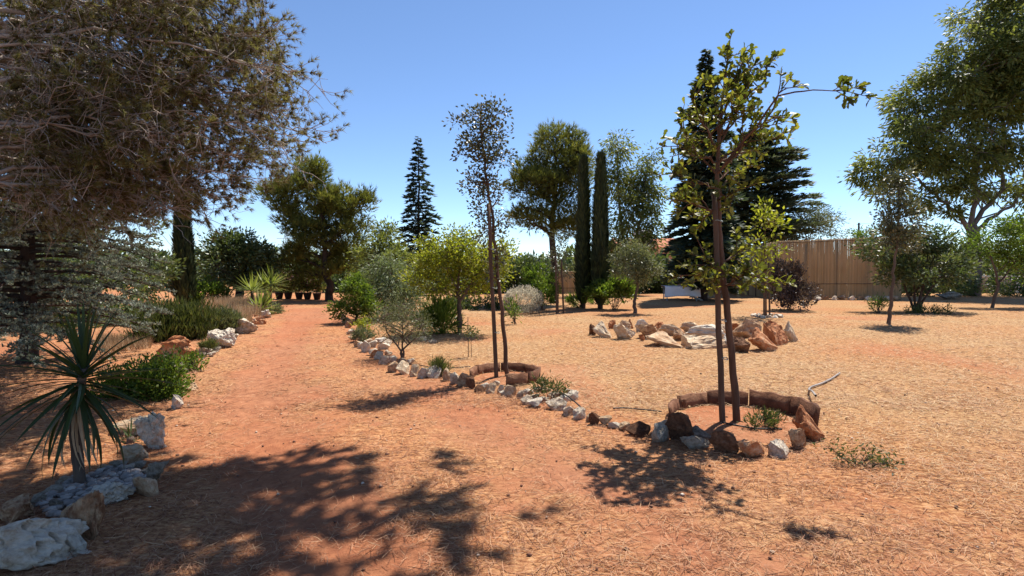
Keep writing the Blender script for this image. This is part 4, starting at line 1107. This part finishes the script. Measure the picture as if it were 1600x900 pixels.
def young_oak():
    g = G(1152, 660); D = g[1]; g[2] = gz(g)
    t = thing('oak_tree', g, 'young oak with large lobed leaves and a long right twig in the near planter', 'tree')
    pts = np.array([g + [0, 0, -.08], P(1148, 600, D), P(1140, 520, D), P(1132, 440, D), P(1124, 360, D), P(1120, 280, D), P(1124, 200, D), P(1132, 130, D), P(1138, 92, D)])
    tt = np.linspace(0, 8, 34)
    path = np.stack([np.interp(tt, np.arange(9), pts[:, i]) for i in range(3)], -1)
    path[3:-1] += rng.normal(size=(30, 3)) * .006
    tb = MB(); rad = np.interp(np.linspace(0, 1, 34), [0, .5, .8, 1], [.040, .029, .016, .005]) * (1 + .05 * rng.normal(size=34))
    tb.tube(path, rad, 10)
    br = [((1120, 270), (1060, 190), .0), ((1120, 300), (1050, 270), .2), ((1122, 330), (1065, 310), -.2), ((1122, 230), (1080, 150), -.3), ((1122, 240), (1170, 120), .2), ((1124, 220), (1190, 105), -.2),
          ((1124, 200), (1215, 85), .1), ((1124, 180), (1160, 85), .0), ((1122, 260), (1200, 190), -.4), ((1122, 280), (1240, 115), -.7), ((1122, 250), (1225, 205), .3), ((1128, 160), (1140, 78), .0),
          ((1130, 150), (1180, 100), .4), ((1122, 200), (1085, 230), .4), ((1123, 190), (1150, 170), -.5), ((1120, 300), (1180, 250), .3), ((1128, 420), (1100, 400), -.2), ((1132, 440), (1170, 420), -.3),
          ((1136, 450), (1190, 440), .0), ((1128, 400), (1085, 430), .1), ((1134, 430), (1110, 440), -.3), ((1122, 320), (1150, 300), -.4), ((1122, 310), (1100, 345), .4), ((1130, 400), (1160, 385), .2),
          ((1120, 290), (1150, 230), .5), ((1122, 240), (1100, 190), .5), ((1122, 210), (1140, 130), -.5), ((1122, 250), (1072, 235), -.4)]
    tips = []
    for a, b, dy in br:
        p0 = P(a[0], a[1], D); j = int(np.argmin(np.abs(path[:, 2] - p0[2]))); p0 = path[j]
        p1 = P(b[0], b[1], D + dy)
        q = curve_pts(p0, p1, 8, -.04, .02)
        tb.tube(q, np.linspace(.013, .004, 8), 5)
        tips.append((q, 1.0))
        for k in range(7):
            s = rng.uniform(.2, .97); c0 = np.array([np.interp(s, np.linspace(0, 1, 8), q[:, i]) for i in range(3)])
            c1 = c0 + unit(unit(p1 - p0) + rvec(1)[0] * .9) * rng.uniform(.12, .32)
            w = curve_pts(c0, c1, 4, .03, .03); tb.tube(w, np.linspace(.006, .003, 4), 4); tips.append((w, .8))
    # the long bare twig to the right, leaning towards the camera
    e = P(1300, 142, 4.55); s0 = P(1215, 150, D - .6)
    j = int(np.argmin(np.abs(path[:, 2] - P(1122, 265, D)[2])))
    q = np.concatenate([curve_pts(path[j], s0, 7, -.03, .01), curve_pts(s0, e, 7, .05, .004)[1:]])
    tb.tube(q, np.linspace(.014, .004, len(q)), 5)
    fan = []
    for (x, y, dd) in ((1365, 152, 4.35), (1345, 135, 4.45), (1330, 155, 4.3), (1318, 132, 4.5)):
        w = curve_pts(e, P(x, y, dd), 5, .02, .02); tb.tube(w, np.linspace(.004, .002, 5), 4); fan.append((w, 1.3))
    tips += fan
    tb.build('trunk', M['bark_red'], t, True)
    lv, lf = oak_leaf_template()
    pos = []; dirs = []
    for q, k in tips:
        n = int((24 if len(q) >= 8 else 12) * k)
        s = .35 + .65 * rng.random(n) ** .6
        c = np.stack([np.interp(s, np.linspace(0, 1, len(q)), q[:, i]) for i in range(3)], -1)
        ax = unit(q[-1] - q[0])
        pos.append(c); dirs.append(unit(ax * .6 + rvec(n) * .95 + [0, 0, .15]))
    pos = np.concatenate(pos); dirs = np.concatenate(dirs)
    n = len(pos)
    meshes = []
    for k in range(6):
        me = bpy.data.meshes.new('leaf'); me.from_pydata(lv.tolist(), [], lf.tolist())
        at = me.attributes.new('rnd', 'FLOAT', 'POINT'); at.data.foreach_set('value', np.full(len(lv), (k + .5) / 6, np.float32))
        me.materials.append(M['leaf_oak']); meshes.append(me)
    order = rng.permutation(n); rest = MB()
    for c, i in enumerate(order):
        d = Vector(dirs[i]); up = Vector(rvec(1)[0] * .7 + np.array([0, 0, 1.0]))
        y = d.cross(up).normalized() * -1; z = d.cross(y)
        L = rng.uniform(.05, .10)
        Rm = Matrix((d, y, z)).transposed()
        if c < 300:
            o = bpy.data.objects.new('leaf', meshes[c % 6]); o.parent = t
            o.matrix_local = Matrix.LocRotScale(Vector(pos[i] - g), Rm.to_quaternion(), Vector((L, L, L)))
            col.objects.link(o)
        else:
            rest.add((lv * L) @ np.array(Rm).T + pos[i], lf, rng.random())
    if rest.n: rest.build('crown', M['leaf_oak'], t, False, 'stuff')
young_oak()
stake(1130, 662, (1116, 300), .031, 'straight wooden stake tied to the big-leaved young oak', (560, 500, 420, 345))

t1, C1 = tree('holm_oak_tree', 'tall slim young tree with tiny dark leaves in the far planter', (793, 0), 7.80, None, .034,
     [(745, 185, 26, 18), (775, 175, 16, 20), (735, 215, 24, 18), (768, 215, 24, 24), (755, 250, 24, 22), (745, 285, 22, 20), (770, 290, 20, 24), (760, 325, 22, 20), (765, 360, 18, 20), (775, 400, 16, 18), (712, 190, 8, 12), (785, 240, 12, 16), (722, 240, 10, 12), (770, 430, 10, 16), (780, 340, 12, 14)],
     'leaf_holm', 3600, .056, .032, .055, n_clump=260, bark='bark_red', trunks=[[(790, 540), (782, 470), (776, 400), (768, 330), (756, 250), (750, 190), (752, 160)]], n_limb=46, limb_r=.4, dep=.9)
stake(776, 592, (763, 320), .032, 'wooden stake beside the slim small-leaved young tree', (520, 450, 390))
stake(870, 491, (868, 400), .035, 'left of the two thin stakes at the sapling before the tall pine')
stake(881, 490, (877, 405), .035, 'right leaning one of the two stakes before the tall pine')

# ------------------------------------------------------------------ right side trees
conifer('spruce_tree', 'tall black-green spruce behind the young oak', 1098, 26.5, 76, lambda u: 2.75 * (1 - u) ** .85 * (1 if u > .14 else .85) * (.82 + .18 * math.sin(u * 60)), 240, 'needle_dark', .46, .13, 74, .15, .34, .24, .05, seed=12, lat=.6)
conifer('cedar_tree', 'wide cedar with flat layered boughs right of the spruce', 1182, 33.5, 205, lambda u: (4.9 * (1 - u) ** .42 * (.55 + .45 * math.sin(u * 21) ** 2)) if u > .42 else 3.0 * (.6 + u), 150, 'needle_cedar', .40, .10, 100, .22, .16, .26, .30, seed=14, lat=.85, flat=.08)
tree('evergreen_tree', 'rounded grey-green tree behind the left end of the bamboo screen', (1262, 0), 33, [(1262, 420), (1262, 380)], .16,
     [(1262, 350, 44, 22), (1230, 362, 34, 24), (1292, 358, 26, 20), (1275, 335, 24, 14), (1310, 368, 14, 10)], 'leaf_olive', 5200, .18, .05, .17)
for px, w, h, yy, lab in ((1352, 24, 9, 362, 'low green treetop just above the bamboo screen'), (1395, 26, 14, 362, 'green treetop behind the right end of the bamboo screen')):
    tree('evergreen_tree', lab, (px, 0), 38, [(px, 420), (px, 385)], .12, [(px, yy + 6, w, h), (px + 10, yy + 20, w, h)], 'leaf_green', 1600, .2, .07, .17)
tree('eucalyptus_tree', 'giant eucalyptus with a thick pale trunk at the right frame edge', (1520, 0), 31.5, None, .36,
     [(1570, 50, 56, 46), (1540, 110, 56, 42), (1480, 130, 46, 34), (1450, 165, 44, 36), (1500, 200, 54, 38), (1420, 205, 40, 30), (1390, 245, 42, 26), (1360, 265, 26, 24), (1440, 250, 42, 28), (1570, 170, 46, 46), (1590, 120, 50, 50), (1500, 265, 42, 24), (1590, 240, 46, 30), (1550, 240, 36, 30), (1620, 60, 60, 60), (1640, 180, 60, 60), (1540, 20, 40, 30), (1470, 290, 30, 14), (1600, -10, 50, 40), (1400, 280, 20, 16), (1640, 290, 40, 40), (1480, 330, 20, 14), (1395, 295, 26, 16), (1445, 315, 28, 16), (1500, 300, 34, 18), (1565, 300, 36, 18), (1345, 275, 18, 16), (1510, 70, 38, 32), (1530, 150, 52, 40), (1468, 112, 30, 24), (1560, 95, 52, 42), (1430, 175, 34, 26), (1480, 240, 40, 26)],
     'leaf_euc', 52000, .32, .10, .26, n_clump=700, droop=.65, bark='bark_pale', trunks=[[(1521, 400), (1522, 350), (1530, 290), (1532, 190), (1545, 90)], [(1521, 400), (1524, 352), (1560, 300), (1568, 210), (1580, 110)], [(1521, 400), (1518, 355), (1480, 320), (1440, 285), (1400, 250)], [(1521, 400), (1528, 356), (1580, 320), (1640, 270)]], n_limb=60, limb_r=.22, fork=True)
tree('sapling_tree', 'young tree with big pale leaves and twin poles in a white ring', (1198, 0), 17.7, [(1197, 440), (1194, 380), (1196, 345)], .03,
     [(1192, 352, 26, 20), (1188, 388, 26, 22), (1215, 342, 12, 14), (1178, 420, 14, 16), (1206, 395, 18, 18), (1200, 325, 14, 12)], 'leaf_lime', 620, .16, .075, .10, n_clump=80, bark='bark_red')
stake(1194, 495, (1194, 405), .03, 'left thin pole beside the sapling in the white ring')
stake(1203, 495, (1201, 410), .03, 'right thin pole beside the sapling in the white ring')
g = G(1198, 495)
t = thing('tree_ring', g, 'low white stone ring at the foot of the lawn sapling', 'stones')
for k in range(14):
    a = k / 14 * 6.283
    o = bpy.data.objects.new('stone', small_mesh('white_stone', k % 7, 1)); o.parent = t
    o.location = (.42 * math.cos(a), .42 * math.sin(a), -.02); o.scale = (.2, .17, .11); o.rotation_euler = (0, 0, a + 1.57); col.objects.link(o)
bush('purple_bush', 'dark purple-leaved bush in front of the bamboo screen', (1235, 486), [(1230, 442, 26, 28), (1250, 460, 20, 16), (1216, 425, 12, 16), (1240, 425, 14, 12), (1232, 466, 32, 12)], 'leaf_purple', 5200, .11, .055, D=20.2, up=.5, bark='bark_dark')
bush('russet_bush', 'small reddish bush at the foot of the bamboo screen', (1262, 478), [(1262, 455, 11, 12)], 'leaf_purple', 500, .10, .04, D=24)
tree('slim_tree', 'slender dark-leaved tree standing before the bamboo screen', (1390, 0), 15.3, [(1392, 470), (1397, 420), (1404, 360), (1406, 290)], .055,
     [(1406, 298, 24, 20), (1398, 330, 26, 20), (1416, 350, 24, 22), (1394, 368, 26, 20), (1404, 276, 14, 12), (1412, 385, 22, 16)], 'leaf_holm', 4600, .09, .05, .11, bark='bark')
tree('multi_stem_shrub', 'many-stemmed leafy shrub right of the slender tree', (1432, 0), 19.5, None, .05,
     [(1450, 388, 40, 24), (1415, 398, 32, 26), (1482, 398, 24, 24), (1378, 388, 28, 22), (1440, 425, 48, 22), (1470, 372, 26, 18), (1395, 425, 28, 22), (1495, 420, 22, 22), (1430, 370, 26, 16)], 'leaf_dark', 8500, .14, .065, .13, cat='shrub', bark='bark_dark',
     trunks=[[(1415, 450), (1400, 420)], [(1428, 440), (1422, 400)], [(1440, 450), (1450, 400)], [(1452, 455), (1475, 415)], [(1445, 440), (1462, 395)]], n_limb=26)
tree('citrus_tree', 'bright green tree with a crooked stem at the right frame edge', (1551, 0), 21.5, None, .06,
     [(1560, 378, 36, 24), (1592, 390, 28, 30), (1530, 388, 22, 18), (1575, 355, 28, 16), (1600, 425, 24, 20), (1625, 380, 30, 30)], 'leaf_green', 6500, .13, .06, .13, trunks=[[(1560, 445), (1553, 415), (1545, 395)], [(1560, 445), (1585, 410)]])
tree('dark_fir', 'dark conifer foliage at the far right edge behind the bright tree', (1625, 0), 30, [(1625, 400)], .12, [(1620, 380, 36, 40), (1640, 340, 30, 30)], 'leaf_dark', 3000, .2, .08, .15)
for px, w, h, lab in ((1422, 26, 15, 'dark shrub added for shade at the wall right behind the slender tree'), (1492, 30, 16, 'dark shrub added for shade at the wall left of the eucalyptus trunk'), (1582, 40, 20, 'dark shrub added for shade at the wall right of the eucalyptus trunk')):  # row added to shade the bright far end of the lawn
    bush('added_wall_shrub', lab, (px, 462), [(px, 446, w, h), (px + 14, 452, w * .7, h * .6)], 'leaf_dark', 2200, .17, .08, D=30.5, clump=.12, group='shrubs added for shade along the beige wall')
bush('lawn_seedling', 'little green plant left of the slender tree trunk', (1374, 490), [(1376, 476, 13, 10)], 'leaf_green', 420, .11, .035, up=.4)
bush('low_shrub', 'low dark ground plants under the many-stemmed shrub', (1445, 490), [(1450, 485, 26, 4), (1425, 486, 16, 4)], 'leaf_rose', 800, .10, .03, D=18.8)

# ------------------------------------------------------------------ screen, wall, table, house, poles
def box(mb, x0, x1, y0, y1, z0, z1):
    v = [(x, y, z) for z in (z0, z1) for y in (y0, y1) for x in (x0, x1)]
    mb.add(v, [[0, 2, 3, 1], [4, 5, 7, 6], [0, 1, 5, 4], [2, 6, 7, 3], [0, 4, 6, 2], [1, 3, 7, 5]])

def cane_mat():
    m, nt, bs, out = new_mat('bamboo_cane')
    at = nt.nodes.new('ShaderNodeAttribute'); at.attribute_name = 'rnd'
    rp = ramp(nt, [(0, (.42, .285, .15)), (.5, (.56, .40, .22)), (.93, (.66, .49, .29)), (1, (.74, .62, .45))])
    n = tex_noise(nt, 3, 4, .6, stretch=(1, 1, .4))
    ad = nt.nodes.new('ShaderNodeMath'); ad.operation = 'MULTIPLY_ADD'; ad.inputs[1].default_value = .5
    nt.links.new(n.outputs['Fac'], ad.inputs[0])
    mlt = nt.nodes.new('ShaderNodeMath'); mlt.operation = 'MULTIPLY_ADD'; mlt.inputs[1].default_value = .6; mlt.inputs[2].default_value = -.05
    nt.links.new(at.outputs['Fac'], mlt.inputs[0]); nt.links.new(mlt.outputs[0], ad.inputs[2])
    nt.links.new(ad.outputs[0], rp.inputs['Fac']); nt.links.new(rp.outputs['Color'], bs.inputs['Base Color'])
    bs.inputs['Roughness'].default_value = .6
    tr = nt.nodes.new('ShaderNodeBsdfTranslucent'); nt.links.new(rp.outputs['Color'], tr.inputs['Color'])
    ms = nt.nodes.new('ShaderNodeMixShader'); ms.inputs['Fac'].default_value = .4
    nt.links.new(bs.outputs[0], ms.inputs[1]); nt.links.new(tr.outputs[0], ms.inputs[2]); nt.links.new(ms.outputs[0], out.inputs['Surface'])
    return m
M['cane'] = cane_mat()

def cane_screen(label, pA, pB, zA, zB, n):
    A = np.array(pA); B = np.array(pB)
    t = thing('bamboo_screen', (A[0], A[1], 0), label, 'fence')
    mb = MB()
    for i in range(n):
        p = A + (B - A) * (i + rng.uniform(-.12, .12)) / n
        H = zA + (zB - zA) * i / n + rng.normal() * .02
        r = np.linalg.norm(B - A) / n * .64
        y = p[1] + rng.normal() * .008
        mb.tube(np.array([[p[0], y, .02], [p[0] + rng.normal() * .004, y, H * .5], [p[0] + rng.normal() * .005, y, H]]), r, 5, rng.random())
    mb.build('canes', M['cane'], t, False, 'stuff')
    for k in range(5):
        p = A + (B - A) * k / 4 + [0, .09]
        pm = MB(); box(pm, p[0] - .04, p[0] + .04, p[1] - .04, p[1] + .04, -.1, zA + (zB - zA) * k / 4 - .1); pm.build('post', M['stake'], t)
    d = (B - A) / np.linalg.norm(B - A)
    for f in (.25, .97):
        rm = MB(); rm.tube(np.array([[A[0], A[1] - .03, zA * f], [B[0], B[1] - .03, zB * f]]), .018, 6); rm.build('rail', M['stake'], t)
L_ = P(1212, 466, 28.0); R_ = P(1408, 466, 27.0)
cane_screen('tall tan bamboo cane screen standing across the back of the lawn', (L_[0], 28.0), (R_[0], 27.0), P(1212, 377, 28)[2], P(1408, 369, 27)[2], 240)
M2 = P(1165, 466, 31.5)
cane_screen('shaded side panel of bamboo turning back at the left end', (M2[0], 32.0), (L_[0] - .05, 28.1), P(1165, 390, 32)[2], P(1212, 378, 28.1)[2], 90)
cane_screen('distant low cane fence glimpsed left of the cypresses', (P(862, 0, 33)[0], 33.0), (P(905, 0, 33)[0], 33.0), P(862, 424, 33)[2], P(905, 424, 33)[2], 50)
border('stone_edging', 'row of pale stone blocks at the foot of the bamboo screen',
       [(1262 + k * 13.5, 469 + (k % 2) * .6, 13, 8, ['cream_stone', 'white_stone'][k % 2]) for k in range(11)])

def wall(label, x0, x1, y, h):
    t = thing('boundary_wall', ((x0 + x1) / 2, y, 0), label, 'wall')
    mb = MB(); box(mb, x0, x1, y - .12, y + .12, -.2, h); mb.build('wall_face', M['plaster'], t)
    mb = MB(); box(mb, x0 - .02, x1 + .02, y - .17, y + .17, h + .002, h + .09); mb.build('coping', M['coping'], t)
    k = x0 + 1.0
    while k < x1:
        mb = MB(); box(mb, k - .16, k + .16, y - .16, y - .122, -.2, h - .002); mb.build('pier', M['coping'], t); k += 3.4
wall('low beige plaster wall with pale coping at the back right', P(1405, 0, 34)[0], P(1800, 0, 34)[0], 34.0, P(1500, 431, 34)[2] - .09)
wall('low beige wall glimpsed behind the spruce and cedar trunks', P(1020, 0, 34.5)[0], P(1215, 0, 34.5)[0], 34.5, P(1100, 436, 34.5)[2])

def table():
    D = 25.6; a = P(1040, 447, D); b = P(1093, 447, D); z = a[2]; x0, x1 = a[0], b[0]
    t = thing('garden_table', ((x0 + x1) / 2, D + .35, 0), 'long garden table in the shade under the spruce', 'table')
    mb = MB(); box(mb, x0, x1, D, D + .75, z - .04, z - .006); mb.build('tabletop', M['stake'], t)
    for x in (x0 + .1, x1 - .1):
        for y in (D + .08, D + .67):
            mb = MB(); mb.tube(np.array([[x, y, -.02], [x, y, z - .04]]), .025, 8); mb.build('leg', M['metal'], t)
    nx, nu = 40, 18
    X = np.linspace(x0 - .03, x1 + .03, nx); rows = []
    for k, u in enumerate(np.linspace(0, 1, nu)):
        if u < .45: y = D + .72 - (u / .45) * .74; zz = z + .002; row = np.stack([X, np.full(nx, y), np.full(nx, zz)], -1)
        else:
            q = (u - .45) / .55; drop = q * (.52 + .05 * np.sin(X * 2.1))
            row = np.stack([X + (X - X.mean()) * .04 * q, D - .02 - .05 * q * (1 + np.sin(X * 11) * .8), z - drop], -1)
        rows.append(row)
    V = np.array(rows); i = np.arange(nu - 1)[:, None] * nx + np.arange(nx - 1)[None]
    mb = MB(); mb.add(V.reshape(-1, 3), np.stack([i, i + 1, i + nx + 1, i + nx], -1).reshape(-1, 4))
    o = mb.build('tablecloth', M['cloth'], None, True)
    sm = o.modifiers.new('thick', 'SOLIDIFY'); sm.thickness = .004; sm.offset = 1
    tag(o, 'white cloth draped over the garden table with folds hanging in front', 'tablecloth')
    # a corner of cloth bunched on the ground at the right
    n = 14; uu, vv = np.meshgrid(np.linspace(0, 1, n), np.linspace(0, 1, n))
    c = P(1092, 466, D - .1)
    V = np.stack([c[0] - .35 + uu * .55, c[1] + vv * .4, .03 + .30 * (1 - uu) * (1 - .5 * vv) + .04 * np.sin(uu * 9 + vv * 5)], -1)
    i = np.arange(n - 1)[:, None] * n + np.arange(n - 1)[None]
    mb = MB(); mb.add(V.reshape(-1, 3), np.stack([i, i + 1, i + n + 1, i + n], -1).reshape(-1, 4))
    o = mb.build('white_sheet', M['cloth'], None, True); sm = o.modifiers.new('thick', 'SOLIDIFY'); sm.thickness = .004
    tag(o, 'crumpled white sheet on the ground right of the table', 'cloth')
table()

def house():
    D = 46.0; x0, x1 = P(975, 0, D)[0], P(1075, 0, D)[0]; zt = P(1000, 374, D)[2]
    t = thing('house', ((x0 + x1) / 2, D + 3, 0), 'red-walled house with a white chimney hidden behind the trees', 'house')
    mb = MB(); box(mb, x0, x1, D, D + 6, -.1, zt - .6); mb.build('wall', M['roof'], t)
    mb = MB()
    v = [(x0 - .3, D - .3, zt - .62), (x1 + .3, D - .3, zt - .62), (x1 + .3, D + 6.3, zt - .62), (x0 - .3, D + 6.3, zt - .62), (x0 - .3, D + 3, zt + .25), (x1 + .3, D + 3, zt + .25)]
    mb.add(v[:], [[0, 1, 5, 4], [2, 3, 4, 5]]); mb.add([v[0], v[3], v[4], v[1], v[2], v[5]], [[0, 1, 2], [3, 5, 4]]); ro = mb.build('roof', M['roof'], t)
    mb = MB(); xc = P(1016, 0, D)[0]; box(mb, xc - .7, xc + .6, D + 1.2, D + 2.2, zt - .5, P(1016, 357, D)[2]); mb.build('chimney', M['coping'], t)
    for k in range(3):
        mb = MB(); xx = x0 + 1.2 + k * 1.8; box(mb, xx, xx + .9, D - .03, D - .005, zt - 2.4, zt - 1.2); mb.build('window', M['pipe'], t)
house()

def utility_pole():
    D = 62.0; p = P(1342, 348, D)
    t = thing('utility_pole', (p[0], D, 0), 'thin dark utility pole beyond the bamboo screen', 'pole')
    mb = MB(); mb.tube(np.array([[p[0], D, -.2], [p[0], D, p[2]]]), [.14, .10], 8); mb.build('post', M['bark_dark'], t)
    mb = MB(); mb.tube(np.array([[p[0] - .25, D, p[2] - .2], [p[0] + .25, D, p[2] - .2]]), .03, 6); mb.build('crossarm', M['metal'], t)
    q = P(1640, 352, 64)
    mb = MB(); mb.tube(curve_pts(np.array([p[0], D, p[2] - .05]), q, 16, -.012), .018, 4)
    tag(mb.build('power_line', M['metal']), 'single thin wire running right from the utility pole', 'wire')
utility_pole()

def pylon():
    D = 150.0; base = P(442, 0, D); H = P(442, 362, D)[2]; x = base[0]
    t = thing('electricity_pylon', (x, D, 0), 'faint lattice pylon on the horizon left of the umbrella pine', 'pylon')
    mb = MB(); w0 = 1.9
    zs = np.linspace(0, H, 9)
    for sx in (-1, 1):
        for sy in (-1, 1):
            mb.tube(np.stack([x + sx * w0 * (1 - .85 * zs / H), D + sy * w0 * (1 - .85 * zs / H), zs], -1), .06, 4)
    for a, b in zip(zs[:-1], zs[1:]):
        for s in (-1, 1):
            wa, wb = w0 * (1 - .85 * a / H), w0 * (1 - .85 * b / H)
            mb.tube(np.array([[x - s * wa, D - wa, a], [x + s * wb, D - wb, b]]), .04, 4)
            mb.tube(np.array([[x - s * wa, D + wa, a], [x + s * wb, D + wb, b]]), .04, 4)
    mb.build('lattice', M['metal'], t)
    for z, l in ((.98, 2.0), (.84, 2.8), (.70, 2.4)):
        mb = MB(); mb.tube(np.array([[x - l, D, H * z], [x + l, D, H * z]]), .07, 4); mb.build('crossarm', M['metal'], t)
pylon()

# hose and drip pipes
def pipe(name, label, px_pts, r, mat, cat, lift=.0):
    pts = []
    for q in px_pts:
        g = G(q[0], q[1]); g[2] = gz(g) + r + .012 + (q[2] if len(q) > 2 else 0); pts.append(g)
    pts = np.array(pts); n = len(pts)
    tt = np.linspace(0, n - 1, n * 6); k = np.arange(n)
    p = np.stack([np.interp(tt, k, pts[:, i]) for i in range(3)], -1)
    for _ in range(5): p[1:-1] = (p[:-2] + 2 * p[1:-1] + p[2:]) / 4
    mb = MB(); mb.tube(p, r, 7)
    tag(mb.build(name, M[mat], None, True), label, cat)
pipe('garden_hose', 'grey hose curling out from the orange rock of the near planter', [(1274, 648, .16), (1268, 628, .10), (1263, 618, .03), (1266, 608), (1285, 602), (1300, 594), (1312, 585)], .013, 'hose', 'hose')
pipe('drip_pipe', 'black drip pipe lying inside the near planter', [(1128, 664), (1150, 668), (1180, 672), (1222, 674)], .008, 'pipe', 'pipe')
pipe('drip_pipe', 'black drip pipe on the straw left of the near planter', [(958, 642), (975, 641), (1005, 643), (1034, 647)], .008, 'pipe', 'pipe')
pipe('drip_pipe', 'black drip pipe crossing the flat white stone bed', [(874, 622, .06), (886, 630, .07), (900, 640, .07), (912, 650, .05)], .008, 'pipe', 'pipe')
pipe('drip_pipe', 'black drip pipe behind the stone chain by the far planter', [(655, 570), (680, 575), (706, 575), (735, 574)], .008, 'pipe', 'pipe')

# ------------------------------------------------------------------ background planting and far trees
BGT = 'trees closing the view behind the garden'
for px, D, lobes, mk, lab in (
    (455, 36, [(455, 430, 34, 26), (430, 440, 26, 22)], 'leaf_dark', 'dark tree behind the potted oleanders left'),
    (540, 36, [(540, 430, 36, 28), (570, 440, 26, 20)], 'leaf_dark', 'dark tree behind the umbrella pine trunk'),
    (425, 40, [(425, 425, 24, 18), (405, 440, 30, 20)], 'leaf_olive', 'greyish tree behind the sword-leaved plants'),
    (660, 34, [(650, 430, 40, 36), (690, 425, 36, 34)], 'leaf_dark', 'dark evergreen mass behind the fir foot'),
    (760, 34, [(760, 440, 40, 26), (790, 430, 26, 24)], 'leaf_dark', 'dark evergreen mass behind the yellow-green tree'),
    (825, 35, [(820, 425, 30, 26), (850, 435, 28, 22)], 'leaf_dark', 'dark bush mass left of the tall pine trunk'),
    (895, 38, [(890, 425, 30, 16), (910, 430, 20, 20)], 'leaf_olive', 'olive bush mass behind the distant cane fence'),
    (1010, 34, [(1010, 420, 36, 22), (1030, 440, 26, 24), (985, 440, 24, 18)], 'leaf_dark', 'dark evergreen behind the small grey tree'),
    (1150, 36, [(1150, 415, 40, 24), (1110, 420, 40, 24)], 'leaf_dark', 'dark foliage behind the spruce and cedar trunks'),
    (1450, 40, [(1450, 410, 50, 18), (1420, 405, 30, 16)], 'leaf_olive', 'pale trees beyond the beige wall'),
    (1570, 42, [(1570, 408, 50, 22), (1640, 400, 50, 30)], 'leaf_dark', 'dark trees beyond the beige wall at right'),
    (300, 38, [(300, 440, 36, 22), (260, 430, 40, 30)], 'leaf_dark', 'dark tree mass behind the left cypress')):
    tree('evergreen_tree', lab, (px, 0), D, [(px, 455), (px, 435)], .12, lobes + [(px, 448, 42, 14)], mk, 4200, .26, .11, .2, n_clump=140, group=BGT, bark='bark_dark', n_limb=8, twigs=False)

def far_trees():
    mb = MB(); n = 52000
    c = []
    for i in range(210):
        D = rng.uniform(62, 115); px = rng.uniform(-500, 2100)
        h = rng.uniform(2.2, 4.3) * (D / 80); w = rng.uniform(2, 4.5)
        c.append(((px - 800) / FPX * D, D, h * .5, w, h * .55))
    for i in range(150):
        D = rng.uniform(37, 56); px = -300 + 2200 * (i + rng.random()) / 150
        h = rng.uniform(2.2, 3.5); c.append(((px - 800) / FPX * D, D, h * .4, rng.uniform(1.2, 2.2), h * .55))
    c = np.array(c); k = rng.integers(0, len(c), n)
    b = ball(n, 4)
    pos = c[k, :3] + b * np.stack([c[k, 3], c[k, 3], c[k, 4]], -1)
    mb.blades(pos, b + rvec(n) * .7, .6, .32, np.clip(rng.random(n) * .6 + (k % 7) * .06, 0, 1))
    tag(mb.build('far_trees', M['leaf_dark']), 'distant line of trees along the horizon', 'trees', kind='stuff')
far_trees()
